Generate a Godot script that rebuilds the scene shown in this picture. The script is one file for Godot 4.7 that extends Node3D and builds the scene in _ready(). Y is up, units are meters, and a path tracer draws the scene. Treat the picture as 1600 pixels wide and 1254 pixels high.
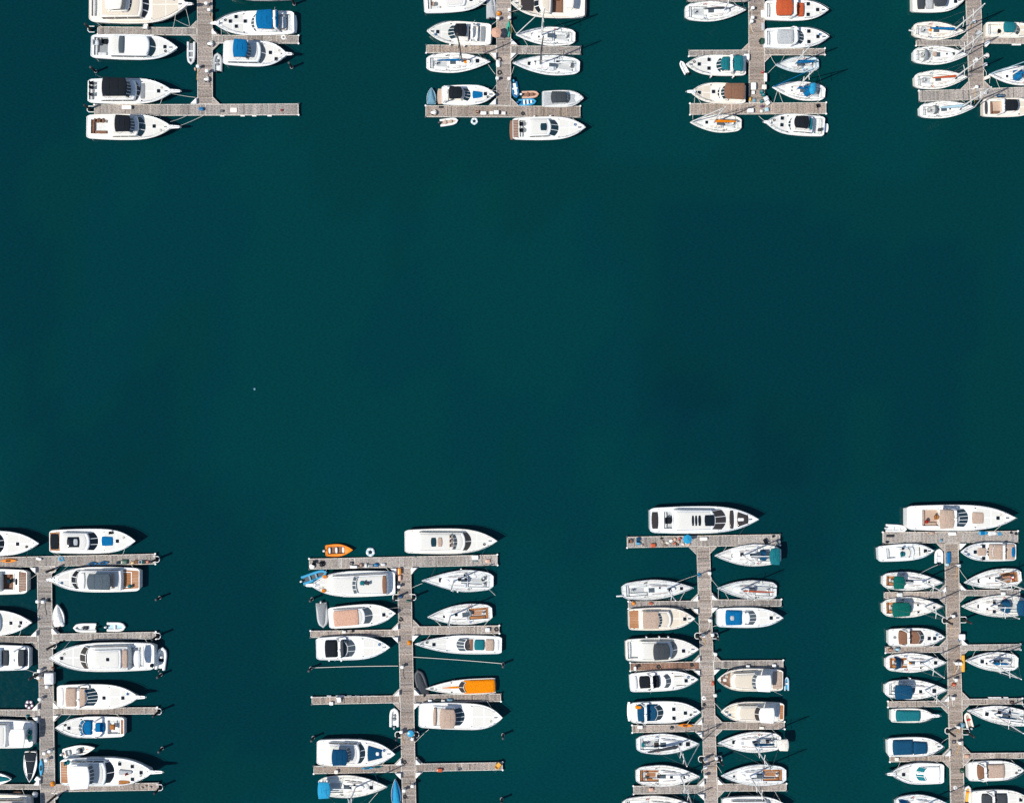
extends Node3D
# A marina seen from straight above. Places are read off a survey grid of 0.1 m squares whose middle is (800, 627);
# at() gives the world point of a grid square for something that stands h metres above the water.
const EYE := 185.0
const CELL := 0.1
var rng := RandomNumberGenerator.new()
var mats := {}
var used := {}

func at(x: float, y: float, h := 0.0) -> Vector3:
	var k := CELL * (EYE - h) / EYE
	return Vector3((x - 800.0) * k, h, (y - 627.0) * k)

func _ready():
	rng.seed = 4711
	var cam := Camera3D.new()
	cam.name = "camera"
	cam.position = Vector3(0, EYE, 0)
	cam.rotation = Vector3(-PI / 2, 0, 0)
	cam.fov = rad_to_deg(2.0 * atan(62.7 / EYE))
	cam.near = 1.0
	cam.far = 3000.0
	add_child(cam)
	cam.current = true
	var env := Environment.new()
	env.background_mode = Environment.BG_SKY
	var sm := ProceduralSkyMaterial.new()
	sm.sky_top_color = Color(0.38, 0.48, 0.63)
	sm.sky_horizon_color = Color(0.72, 0.77, 0.82)
	sm.sky_curve = 0.18
	sm.ground_bottom_color = Color(0.05, 0.16, 0.19)
	sm.ground_horizon_color = Color(0.55, 0.62, 0.68)
	sm.sky_energy_multiplier = 1.05
	var sky := Sky.new()
	sky.sky_material = sm
	env.sky = sky
	env.tonemap_mode = Environment.TONE_MAPPER_LINEAR
	env.tonemap_exposure = 1.04
	env.sdfgi_enabled = true
	env.ssao_enabled = true
	env.ssil_enabled = true
	var we := WorldEnvironment.new()
	we.name = "world_environment"
	we.environment = env
	add_child(we)
	var sun := DirectionalLight3D.new()
	sun.name = "sun"
	sun.light_color = Color(1.0, 0.975, 0.94)
	sun.light_energy = 1.45
	sun.light_angular_distance = 0.53
	sun.shadow_enabled = true
	add_child(sun)
	# shadows fall towards the upper right of the plan; the sun stands 56 degrees high
	var fall := Vector3(0.92, 0, -0.39).normalized() * cos(deg_to_rad(56.0)) + Vector3(0, -sin(deg_to_rad(56.0)), 0)
	sun.look_at_from_position(Vector3.ZERO, fall, Vector3(0, 0, 1))
	make_materials()
	build_water()
	build_docks()
	build_boats()
	build_small_craft()
	build_dock_items()

# ------------------------------------------------------------------ materials
func noise_tex(size: int, freq: float, oct: int, ramp, normal := false, bump := 4.0, sd := 1, kind := FastNoiseLite.TYPE_SIMPLEX_SMOOTH) -> NoiseTexture2D:
	var n := FastNoiseLite.new()
	n.seed = sd
	n.frequency = freq
	n.noise_type = kind
	n.fractal_octaves = oct
	var t := NoiseTexture2D.new()
	t.width = size
	t.height = size
	t.seamless = true
	t.noise = n
	if ramp != null:
		var g := Gradient.new()
		g.offsets = PackedFloat32Array(ramp[0])
		g.colors = PackedColorArray(ramp[1])
		t.color_ramp = g
	if normal:
		t.as_normal_map = true
		t.bump_strength = bump
	return t

var t_gel; var t_cloth; var t_cloth_n; var t_wood; var t_teak; var t_metal
func make_materials():
	var g1 := Color(0.91, 0.905, 0.89); var g2 := Color(1, 1, 1)
	t_gel = noise_tex(512, 0.012, 5, [[0.0, 0.36, 0.55, 1.0], [g1, Color(0.965, 0.962, 0.955), g2, g2]], false, 1.0, 3)
	t_cloth = noise_tex(512, 0.02, 5, [[0.0, 0.45, 1.0], [Color(0.74, 0.74, 0.74), Color(0.95, 0.95, 0.95), Color(1, 1, 1)]], false, 1.0, 5)
	t_cloth_n = noise_tex(512, 0.014, 3, null, true, 9.0, 8)
	t_wood = noise_tex(1024, 0.02, 5, [[0.0, 0.3, 0.45, 0.66, 1.0], [Color(0.66, 0.62, 0.59), Color(0.83, 0.805, 0.78), Color(0.93, 0.915, 0.9), Color(1, 0.99, 0.97), Color(1, 1, 1)]], false, 1.0, 9)
	t_teak = noise_tex(512, 0.03, 4, [[0.0, 0.5, 1.0], [Color(0.7, 0.66, 0.62), Color(0.95, 0.94, 0.92), Color(1, 1, 1)]], false, 1.0, 12)

const PAL := {
	white = "f0f0ed", whiteb = "e8e9e6", whitec = "ebe9e1", whited = "e6eaeb", cream = "ece5d9", pale = "d6d9d8", grey = "8b9093", dgrey = "43484d", black = "1f242a", glass = "10171d",
	tealglass = "17323a", greyglass = "4b565c", brownglass = "39332f", blue = "0b689c", navy = "174a6a", deepblue = "0e4366", teal = "1c6f78", green = "0c5f56",
	orange = "ec880c", rust = "bd5936", tan = "b9a392", brown = "86634f", teak = "ad7442", pinktan = "d0a68f", skyblue = "3099c4",
	lightblue = "a9c9d6", red = "b23327", yellow = "dca53b", rope = "d9d6cc", steel = "9a9fa2", nonskid = "d3d2cc", nonskidcream = "d0c6b5", timber = "2a231d", mint = "2fa58c", darkgreen = "1f4a3c", stripe = "2a3138",
	bluegrey = "6f9aad", silver = "b4b8ba", purple = "6b4a6b", slate = "55616a"}

func mat(kind: String, col: String) -> StandardMaterial3D:
	var key := kind + ":" + col
	if mats.has(key):
		return mats[key]
	var m := StandardMaterial3D.new()
	m.albedo_color = Color(PAL[col])
	match kind:
		"gel":
			m.roughness = 0.32
			m.metallic_specular = 0.45
			m.albedo_texture = t_gel
			m.uv1_triplanar = true
			m.uv1_scale = Vector3(0.4, 0.4, 0.4)
		"cloth":
			m.roughness = 0.92
			m.metallic_specular = 0.2
			m.albedo_texture = t_cloth
			m.normal_enabled = true
			m.normal_texture = t_cloth_n
			m.normal_scale = 0.7
			m.uv1_triplanar = true
			m.uv1_scale = Vector3(0.35, 0.35, 0.35)
		"rough":
			m.roughness = 0.8
			m.albedo_texture = t_gel
			m.uv1_triplanar = true
			m.uv1_scale = Vector3(0.8, 0.8, 0.8)
		"glass":
			m.roughness = 0.06
			m.metallic_specular = 0.55
		"teak":
			m.roughness = 0.75
			m.albedo_texture = t_teak
			m.uv1_triplanar = true
			m.uv1_scale = Vector3(0.25, 1.0, 2.2)
		"wood":
			m.roughness = 0.88
			m.metallic_specular = 0.25
			m.albedo_color = Color(1, 1, 1)
			m.vertex_color_use_as_albedo = true
			m.albedo_texture = t_wood
			m.uv1_triplanar = true
			m.uv1_world_triplanar = true
			m.uv1_scale = Vector3(0.16, 0.16, 0.16)
		"metal":
			m.metallic = 0.85
			m.roughness = 0.35
		"rubber":
			m.roughness = 0.6
			m.albedo_texture = t_gel
			m.uv1_triplanar = true
			m.uv1_scale = Vector3(0.6, 0.6, 0.6)
		"rope":
			m.roughness = 0.95
		"pile":
			m.roughness = 0.85
			m.albedo_texture = t_wood
			m.uv1_triplanar = true
			m.uv1_scale = Vector3(1.2, 0.2, 1.2)
	mats[key] = m
	return m

# ------------------------------------------------------------------ mesh helpers
func sf(smooth := true) -> SurfaceTool:
	var st := SurfaceTool.new()
	st.begin(Mesh.PRIMITIVE_TRIANGLES)
	st.set_smooth_group(0 if smooth else -1)
	return st

func flat(st): st.set_smooth_group(-1)
func soft(st, g := 0): st.set_smooth_group(g)

func tri(st, a, b, c):
	st.add_vertex(a); st.add_vertex(b); st.add_vertex(c)

func quad(st, a, b, c, d):
	st.add_vertex(a); st.add_vertex(b); st.add_vertex(c)
	st.add_vertex(a); st.add_vertex(c); st.add_vertex(d)

func put(st: SurfaceTool, called: String, m, parent: Node) -> MeshInstance3D:
	st.generate_normals()
	var o := MeshInstance3D.new()
	o.mesh = st.commit()
	o.material_override = m
	o.name = called
	parent.add_child(o, true)
	return o

func numbered(called: String) -> String:
	if not used.has(called):
		used[called] = 0
		return called
	used[called] += 1
	return "%s_%03d" % [called, used[called]]

func thing(called: String, label: String, category: String, where: Vector3, turn := 0.0, group := "") -> Node3D:
	var o := Node3D.new()
	o.name = numbered(called)
	add_child(o)
	o.position = where
	o.rotation.y = turn
	o.set_meta("label", label)
	o.set_meta("category", category)
	if group != "":
		o.set_meta("group", group)
	return o

func loft(st, rings: Array, closed := true):
	for i in rings.size() - 1:
		var a: PackedVector3Array = rings[i]
		var b: PackedVector3Array = rings[i + 1]
		var n := a.size()
		for j in (n if closed else n - 1):
			var k := (j + 1) % n
			quad(st, a[j], b[j], b[k], a[k])

func rise(st, rings: Array):     # the same for rings stacked upwards that run clockwise seen from above
	for i in rings.size() - 1:
		var a: PackedVector3Array = rings[i]
		var b: PackedVector3Array = rings[i + 1]
		var n := a.size()
		for j in n:
			var k := (j + 1) % n
			quad(st, a[j], a[k], b[k], b[j])

func fan(st, ring: PackedVector3Array, up := true, crown := 0.0):
	var c := Vector3.ZERO
	for p in ring: c += p
	c /= ring.size()
	c.y += crown
	for j in ring.size():
		var k := (j + 1) % ring.size()
		if up: tri(st, c, ring[j], ring[k])
		else: tri(st, c, ring[k], ring[j])

# plan outline of a deckhouse, cushion or canopy: x0 (aft) to x1 (fore), half widths, bulge of front and rear edge
func outl(x0: float, x1: float, w0: float, w1: float, bf: float, br: float, n := 5) -> PackedVector2Array:
	var o := PackedVector2Array()
	for i in range(-n, n + 1):
		var t := float(i) / n
		o.append(Vector2(x1 - bf * pow(absf(t), 2.4), t * w1))
	for i in range(1, 4):
		var t := i / 4.0
		o.append(Vector2(lerpf(x1 - bf, x0 + br, t), lerpf(w1, w0, t)))
	for i in range(-n, n + 1):
		var t := -float(i) / n
		o.append(Vector2(x0 + br * pow(absf(t), 2.4), t * w0))
	for i in range(1, 4):
		var t := i / 4.0
		o.append(Vector2(lerpf(x0 + br, x1 - bf, t), -lerpf(w0, w1, t)))
	return o

func ringof(poly: PackedVector2Array, y: float, inset: float, zo := 0.0) -> PackedVector3Array:
	var lo := Vector2(1e9, 1e9); var hi := -lo
	for p in poly:
		lo = lo.min(p); hi = hi.max(p)
	var c := (lo + hi) / 2.0
	var h := (hi - lo) / 2.0
	var k := Vector2(maxf(0.05, 1.0 - inset / maxf(h.x, 0.01)), maxf(0.05, 1.0 - inset / maxf(h.y, 0.01)))
	var r := PackedVector3Array()
	for p in poly:
		var q := c + (p - c) * k
		r.append(Vector3(q.x, y, q.y + zo))
	return r

# solid with rounded shoulders; levels: [[y, inset], ...]
func block(st, poly: PackedVector2Array, levels: Array, crown := 0.0, zo := 0.0, bottom := true):
	var rings := []
	for l in levels:
		rings.append(ringof(poly, l[0], l[1], zo))
	if bottom: fan(st, rings[0], false)
	rise(st, rings)
	var last = rings[-1]
	if crown > 0.0:
		var l = levels[-1]
		var lo := Vector2(1e9, 1e9); var hi := -lo
		for p in poly: lo = lo.min(p); hi = hi.max(p)
		var m: float = minf(hi.x - lo.x, hi.y - lo.y) / 2.0
		var mid := ringof(poly, l[0] + crown * 0.7, l[1] + (m - l[1]) * 0.45, zo)
		rise(st, [last, mid])
		fan(st, mid, true, crown * 0.3)
	else:
		fan(st, last, true)

func bx(st, c: Vector3, s: Vector3, b := Basis.IDENTITY):
	flat(st)
	var h := s / 2.0
	var v := []
	for i in 8:
		v.append(c + b * Vector3(h.x if i & 1 else -h.x, h.y if i & 2 else -h.y, h.z if i & 4 else -h.z))
	quad(st, v[2], v[6], v[7], v[3])
	quad(st, v[0], v[1], v[5], v[4])
	quad(st, v[0], v[2], v[3], v[1])
	quad(st, v[5], v[7], v[6], v[4])
	quad(st, v[4], v[6], v[2], v[0])
	quad(st, v[1], v[3], v[7], v[5])

func tube(st, pts: Array, r: float, sides := 6, r1 := -1.0, caps := true):
	soft(st, 0)
	var rings := []
	for i in pts.size():
		var d: Vector3
		if i == 0: d = pts[1] - pts[0]
		elif i == pts.size() - 1: d = pts[i] - pts[i - 1]
		else: d = pts[i + 1] - pts[i - 1]
		d = d.normalized()
		var u := d.cross(Vector3.UP if absf(d.y) < 0.9 else Vector3.RIGHT).normalized()
		var w := d.cross(u)
		var rr := r if r1 < 0.0 else lerpf(r, r1, float(i) / (pts.size() - 1))
		var ring := PackedVector3Array()
		for k in sides:
			var a := TAU * k / sides
			ring.append(pts[i] + (u * cos(a) + w * sin(a)) * rr)
		rings.append(ring)
	loft(st, rings)
	if caps:
		flat(st)
		fan(st, rings[0], false)
		fan(st, rings[-1], true)
		soft(st, 0)

func torus(st, c: Vector3, R: float, r: float, n := 16, m := 6, b := Basis.IDENTITY):
	soft(st, 0)
	for i in n:
		for j in m:
			var q := []
			for e in [[0, 0], [0, 1], [1, 1], [1, 0]]:
				var a: float = TAU * (i + e[0]) / n
				var d: float = TAU * (j + e[1]) / m
				q.append(c + b * Vector3(cos(a) * (R + r * cos(d)), r * sin(d), sin(a) * (R + r * cos(d))))
			quad(st, q[0], q[1], q[2], q[3])

func ball(st, c: Vector3, s: Vector3, n := 10, m := 6):
	soft(st, 0)
	var rings := []
	for i in m + 1:
		var a := PI * (0.02 + 0.96 * i / m) - PI / 2
		var ring := PackedVector3Array()
		for k in n:
			var t := TAU * k / n
			ring.append(c + Vector3(cos(a) * cos(t) * s.x, sin(a) * s.y, cos(a) * sin(t) * s.z))
		rings.append(ring)
	loft(st, rings)

# ------------------------------------------------------------------ water
func build_water():
	var st := sf()
	var nz := FastNoiseLite.new()
	nz.seed = 21
	nz.frequency = 0.009
	nz.fractal_octaves = 4
	var n2 := FastNoiseLite.new()
	n2.seed = 77
	n2.frequency = 0.006
	n2.fractal_octaves = 3
	var n := 96
	var half := 144.0
	var xs := []
	xs.append(-1500.0); xs.append(-500.0)
	for i in n + 1: xs.append(-half + 2.0 * half * i / n)
	xs.append(500.0); xs.append(1500.0)
	for x in xs:
		for z in xs:
			var a := clampf(nz.get_noise_2d(x, z * 0.75) * 1.7 + 0.52, 0.0, 1.0)
			var g := clampf(n2.get_noise_2d(x + 300, z) * 1.4 + 0.5, 0.0, 1.0)
			var c := Color(0.0003, 0.031, 0.039).lerp(Color(0.0003, 0.045, 0.0505), a)
			c = c.lerp(Color(0.0003, 0.044, 0.042), g * 0.4)
			st.set_color(c)
			st.set_uv(Vector2(x, z))
			st.add_vertex(Vector3(x, 0, z))
	var w := xs.size()
	for i in w - 1:
		for j in w - 1:
			var a := i * w + j
			for k in [a, a + w, a + 1, a + 1, a + w, a + w + 1]: st.add_index(k)
	st.generate_normals()
	var m := StandardMaterial3D.new()
	m.vertex_color_use_as_albedo = true
	m.roughness = 0.05
	m.metallic_specular = 0.25
	m.normal_enabled = true
	m.normal_texture = noise_tex(1024, 0.018, 5, null, true, 6.0, 31)
	m.normal_scale = 0.1
	m.albedo_texture = noise_tex(1024, 0.06, 4, [[0.0, 0.45, 0.66, 1.0], [Color(0.82, 0.82, 0.82), Color(0.92, 0.92, 0.92), Color(0.965, 0.965, 0.965), Color(1, 1, 1)]], false, 1.0, 44)  # light and dark of fine ripples, put into the water colour as streaky grain
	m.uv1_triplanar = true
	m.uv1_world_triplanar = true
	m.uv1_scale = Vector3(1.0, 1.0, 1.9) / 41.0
	var o := MeshInstance3D.new()
	o.mesh = st.commit()
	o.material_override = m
	o.name = "water"
	o.set_meta("kind", "structure")
	o.set_meta("label", "calm dark teal harbour water between the docks")
	add_child(o)

# ------------------------------------------------------------------ docks
const TOP := 0.55
func shade(base: Color, spread: float) -> Color:
	var k := 1.0 + rng.randf_range(-spread, spread)
	var t := rng.randf_range(-0.035, 0.035)
	return Color(base.r * k * (1.0 + t), base.g * k, base.b * k * (1.0 - t))

var dock_runs := []
# one straight stretch of plank dock between two grid points; planks lie across it
func dock(called: String, label: String, category: String, a: Array, b: Array, width: float, tone := 0, group := "") -> Node3D:
	var p := at(a[0], a[1], TOP)
	var q := at(b[0], b[1], TOP)
	p.y = 0; q.y = 0
	var L := p.distance_to(q)
	var w := width * CELL
	var th := atan2(-(q.z - p.z), q.x - p.x)
	dock_runs.append([p, q, w])
	var o := thing(called, label, category, (p + q) / 2.0, th, group)
	var age := rng.randf_range(0.88, 1.08)
	var base: Color = [Color(0.43, 0.38, 0.345), Color(0.405, 0.38, 0.36), Color(0.30, 0.19, 0.145), Color(0.36, 0.34, 0.325), Color(0.42, 0.36, 0.315)][tone] * age
	var pl := sf(false)
	var pitch := 0.205
	var n := int(L / pitch)
	pitch = L / n
	var run := 1.0
	for i in n:
		if rng.randf() < 0.1: run = rng.randf_range(0.8, 1.14)
		var c := shade(base, 0.13)
		if rng.randf() < 0.05: c = c * rng.randf_range(0.6, 0.8)
		if rng.randf() < 0.05: c = c * rng.randf_range(1.15, 1.3)
		pl.set_color(Color(c.r * run, c.g * run, c.b * run))
		var x := -L / 2.0 + (i + 0.5) * pitch
		var dy := rng.randf_range(-0.006, 0.004)
		bx(pl, Vector3(x, TOP - 0.025 + dy, rng.randf_range(-0.012, 0.012)), Vector3(pitch - rng.randf_range(0.022, 0.04), 0.05, w - 0.2))
	var po := put(pl, "planking", mat("wood", "white"), o)
	po.set_meta("kind", "stuff")
	for s in [-1, 1]:
		var e := sf(false)
		var m := maxi(1, int(round(L / 3.6)))
		for i in m:
			e.set_color(shade(Color(0.62, 0.60, 0.56), 0.1))
			bx(e, Vector3(-L / 2.0 + (i + 0.5) * L / m, TOP - 0.1, s * (w / 2.0 - 0.06)), Vector3(L / m - 0.015, 0.26, 0.1))
		put(e, "edge_beam", mat("wood", "white"), o)
	for s in [-1, 1]:
		var e := sf(false)
		e.set_color(Color(0.6, 0.58, 0.54))
		bx(e, Vector3(s * (L / 2.0 - 0.02), TOP - 0.1, 0), Vector3(0.1, 0.25, w - 0.24))
		put(e, "end_beam", mat("wood", "white"), o)
	var m := maxi(1, int(L / 3.0))
	for i in m:
		var f := sf(false)
		bx(f, Vector3(-L / 2.0 + (i + 0.5) * L / m, 0.06, 0), Vector3(L / m - 0.5, 0.82, w - 0.45))
		put(f, "float", mat("rubber", "dgrey"), o)
	# round rubbing wheels on the corners of the piers
	if called != "walkway":
		for sx in ([-1] if called == "finger_pier" else [-1, 1]):
			for sz in [-1, 1]:
				var cw := sf()
				tube(cw, [Vector3(sx * (L / 2.0 + 0.02), TOP - 0.12, sz * (w / 2.0 - 0.02)), Vector3(sx * (L / 2.0 + 0.02), TOP + 0.06, sz * (w / 2.0 - 0.02))], 0.14, 10)
				put(cw, "corner_wheel", mat("rubber", "white" if rng.randf() < 0.7 else "dgrey"), o)
	# cleats along both edges
	var k := maxi(1, int(L / 4.5))
	for i in k:
		for s in [-1, 1]:
			var cx: float = -L / 2.0 + (i + 0.5 + 0.13 * s) * L / k
			var c := sf()
			tube(c, [Vector3(cx - 0.16, TOP + 0.09, s * (w / 2.0 - 0.2)), Vector3(cx + 0.16, TOP + 0.09, s * (w / 2.0 - 0.2))], 0.025)
			bx(c, Vector3(cx, TOP + 0.04, s * (w / 2.0 - 0.2)), Vector3(0.1, 0.09, 0.06))
			put(c, "cleat", mat("metal", "steel"), o)
	return o

# triangular knee between walkway and finger: corner at a grid point, legs along x (sx) and y (sy)
func knee(parent: Node3D, x: float, y: float, sx: float, sy: float, leg: float, box: bool):
	var c := at(x, y, TOP)
	c.y = 0
	var l := leg * CELL
	var inv := parent.transform.affine_inverse()
	var st := sf(false)
	var n := int(l / 0.2)
	for i in n:
		var z0 := l * i / n + 0.006
		var z1 := l * (i + 1) / n - 0.016
		st.set_color(shade(Color(0.45, 0.40, 0.365), 0.14))
		var a := inv * (c + Vector3(0, TOP - 0.002, sy * z0)); var b := inv * (c + Vector3(sx * (l - z0), TOP - 0.002, sy * z0))
		var d := inv * (c + Vector3(sx * (l - z1), TOP - 0.002, sy * z1)); var e := inv * (c + Vector3(0, TOP - 0.002, sy * z1))
		if sx * sy > 0: quad(st, a, b, d, e)
		else: quad(st, e, d, b, a)
		var dn := Vector3(0, -0.05, 0)
		quad(st, a, b, b + dn, a + dn); quad(st, e, d, d + dn, e + dn)
	var g := put(st, "gusset", mat("wood", "white"), parent)
	var e2 := sf(false)
	e2.set_color(shade(Color(0.62, 0.60, 0.56), 0.08))
	var p0 := c + Vector3(sx * (l + 0.05), TOP - 0.1, 0); var p1 := c + Vector3(0, TOP - 0.1, sy * (l + 0.05))
	var dd := (p1 - p0)
	var yaw := atan2(-dd.z, dd.x)
	bx(e2, inv * ((p0 + p1) / 2.0), Vector3(dd.length(), 0.26, 0.09), inv.basis * Basis(Vector3.UP, yaw))
	put(e2, "edge_beam", mat("wood", "white"), g)
	if box:
		var o := thing("corner_dock_box", "white triangular dock box in the corner between walkway and finger pier", "dock box", Vector3(c.x, TOP, c.z), 0.0, "triangular dock boxes")
		var m := l * rng.randf_range(0.82, 0.95)
		var poly := PackedVector2Array()
		var v := [Vector2(0.02 * sx, 0.02 * sy), Vector2(m * sx, 0.02 * sy), Vector2(m * sx, 0.02 * sy).lerp(Vector2(0.02 * sx, m * sy), 0.06) , Vector2(m * sx, 0.02 * sy).lerp(Vector2(0.02 * sx, m * sy), 0.94), Vector2(0.02 * sx, m * sy)]
		for q in v: poly.append(q)
		if sx * sy < 0: poly.reverse()
		poly.reverse()
		var h := rng.randf_range(0.5, 0.62)
		var bs := sf(false)
		block(bs, poly, [[0.0, 0.05], [h - 0.1, 0.02]])
		put(bs, "box_body", mat("gel", "white"), o)
		var ls := sf(false)
		block(ls, poly, [[h - 0.095, 0.0], [h - 0.03, 0.0], [h, 0.04]], 0.03)
		put(ls, "lid", mat("gel", "white"), o)
		var hs := sf(false)
		bx(hs, Vector3(m * 0.5 * sx, h - 0.12, m * 0.5 * sy) * Vector3(1.03, 1, 1.03), Vector3(0.16, 0.05, 0.04), Basis(Vector3.UP, PI / 4 * sx * sy))
		put(hs, "latch", mat("metal", "steel"), o)

var pile_n := 0
func pile(x: float, y: float, h: float, hoop_on: Node3D, side := Vector2(1, 0), free := false):
	var c := at(x, y, 0.0)
	var o := thing("mooring_pile", "dark timber mooring pile standing free in open water" if free else "dark timber pile held in a white guide hoop at the dock edge", "pile", c, 0.0, "free standing piles" if free else "piles along the docks")
	var st := sf()
	tube(st, [Vector3(0, -4, 0), Vector3(0, 0, 0), Vector3(0.01, h * 0.5, 0), Vector3(0.02, h, 0.01)], 0.19, 10, 0.165, true)
	put(st, "post", mat("pile", "timber"), o)
	var cp := sf()
	block(cp, outl(-0.19, 0.23, 0.2, 0.2, 0.12, 0.12, 3), [[h, 0.0], [h + 0.05, 0.02]], 0.1)
	put(cp, "cap", mat("rubber", "black" if not free else "dgrey"), o)
	if free:
		var cl := sf()
		torus(cl, Vector3(0, 0.25, 0), 0.22, 0.06, 12, 6)
		put(cl, "collar", mat("rubber", "grey"), o)
	if hoop_on != null:
		# a U-shaped guide of white tube, part of the dock it is bolted to
		var inv := hoop_on.transform.affine_inverse()
		var hs := sf()
		var d := Vector3(side.x, 0, side.y).normalized()
		var e := Vector3(-d.z, 0, d.x)
		var b := c + Vector3(0, TOP - 0.04, 0)
		var pts := [b - d * 0.6 + e * 0.45, b + d * 0.2 + e * 0.45, b + d * 0.42 + e * 0.22, b + d * 0.42 - e * 0.22, b + d * 0.2 - e * 0.45, b - d * 0.6 - e * 0.45]
		var loc := []
		for p in pts: loc.append(inv * p)
		tube(hs, loc, 0.065, 6)
		put(hs, "pile_guide", mat("gel", "white"), hoop_on)

func bumper(parent: Node3D, x: float, y: float):
	var c := at(x, y, 0.3)
	var inv := parent.transform.affine_inverse()
	var st := sf()
	tube(st, [inv * (c + Vector3(-0.33, 0, 0)), inv * (c + Vector3(-0.26, 0, 0)), inv * (c + Vector3(0.26, 0, 0)), inv * (c + Vector3(0.33, 0, 0))], 0.14, 8)
	put(st, "fender", mat("rubber", "white"), parent)

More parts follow.
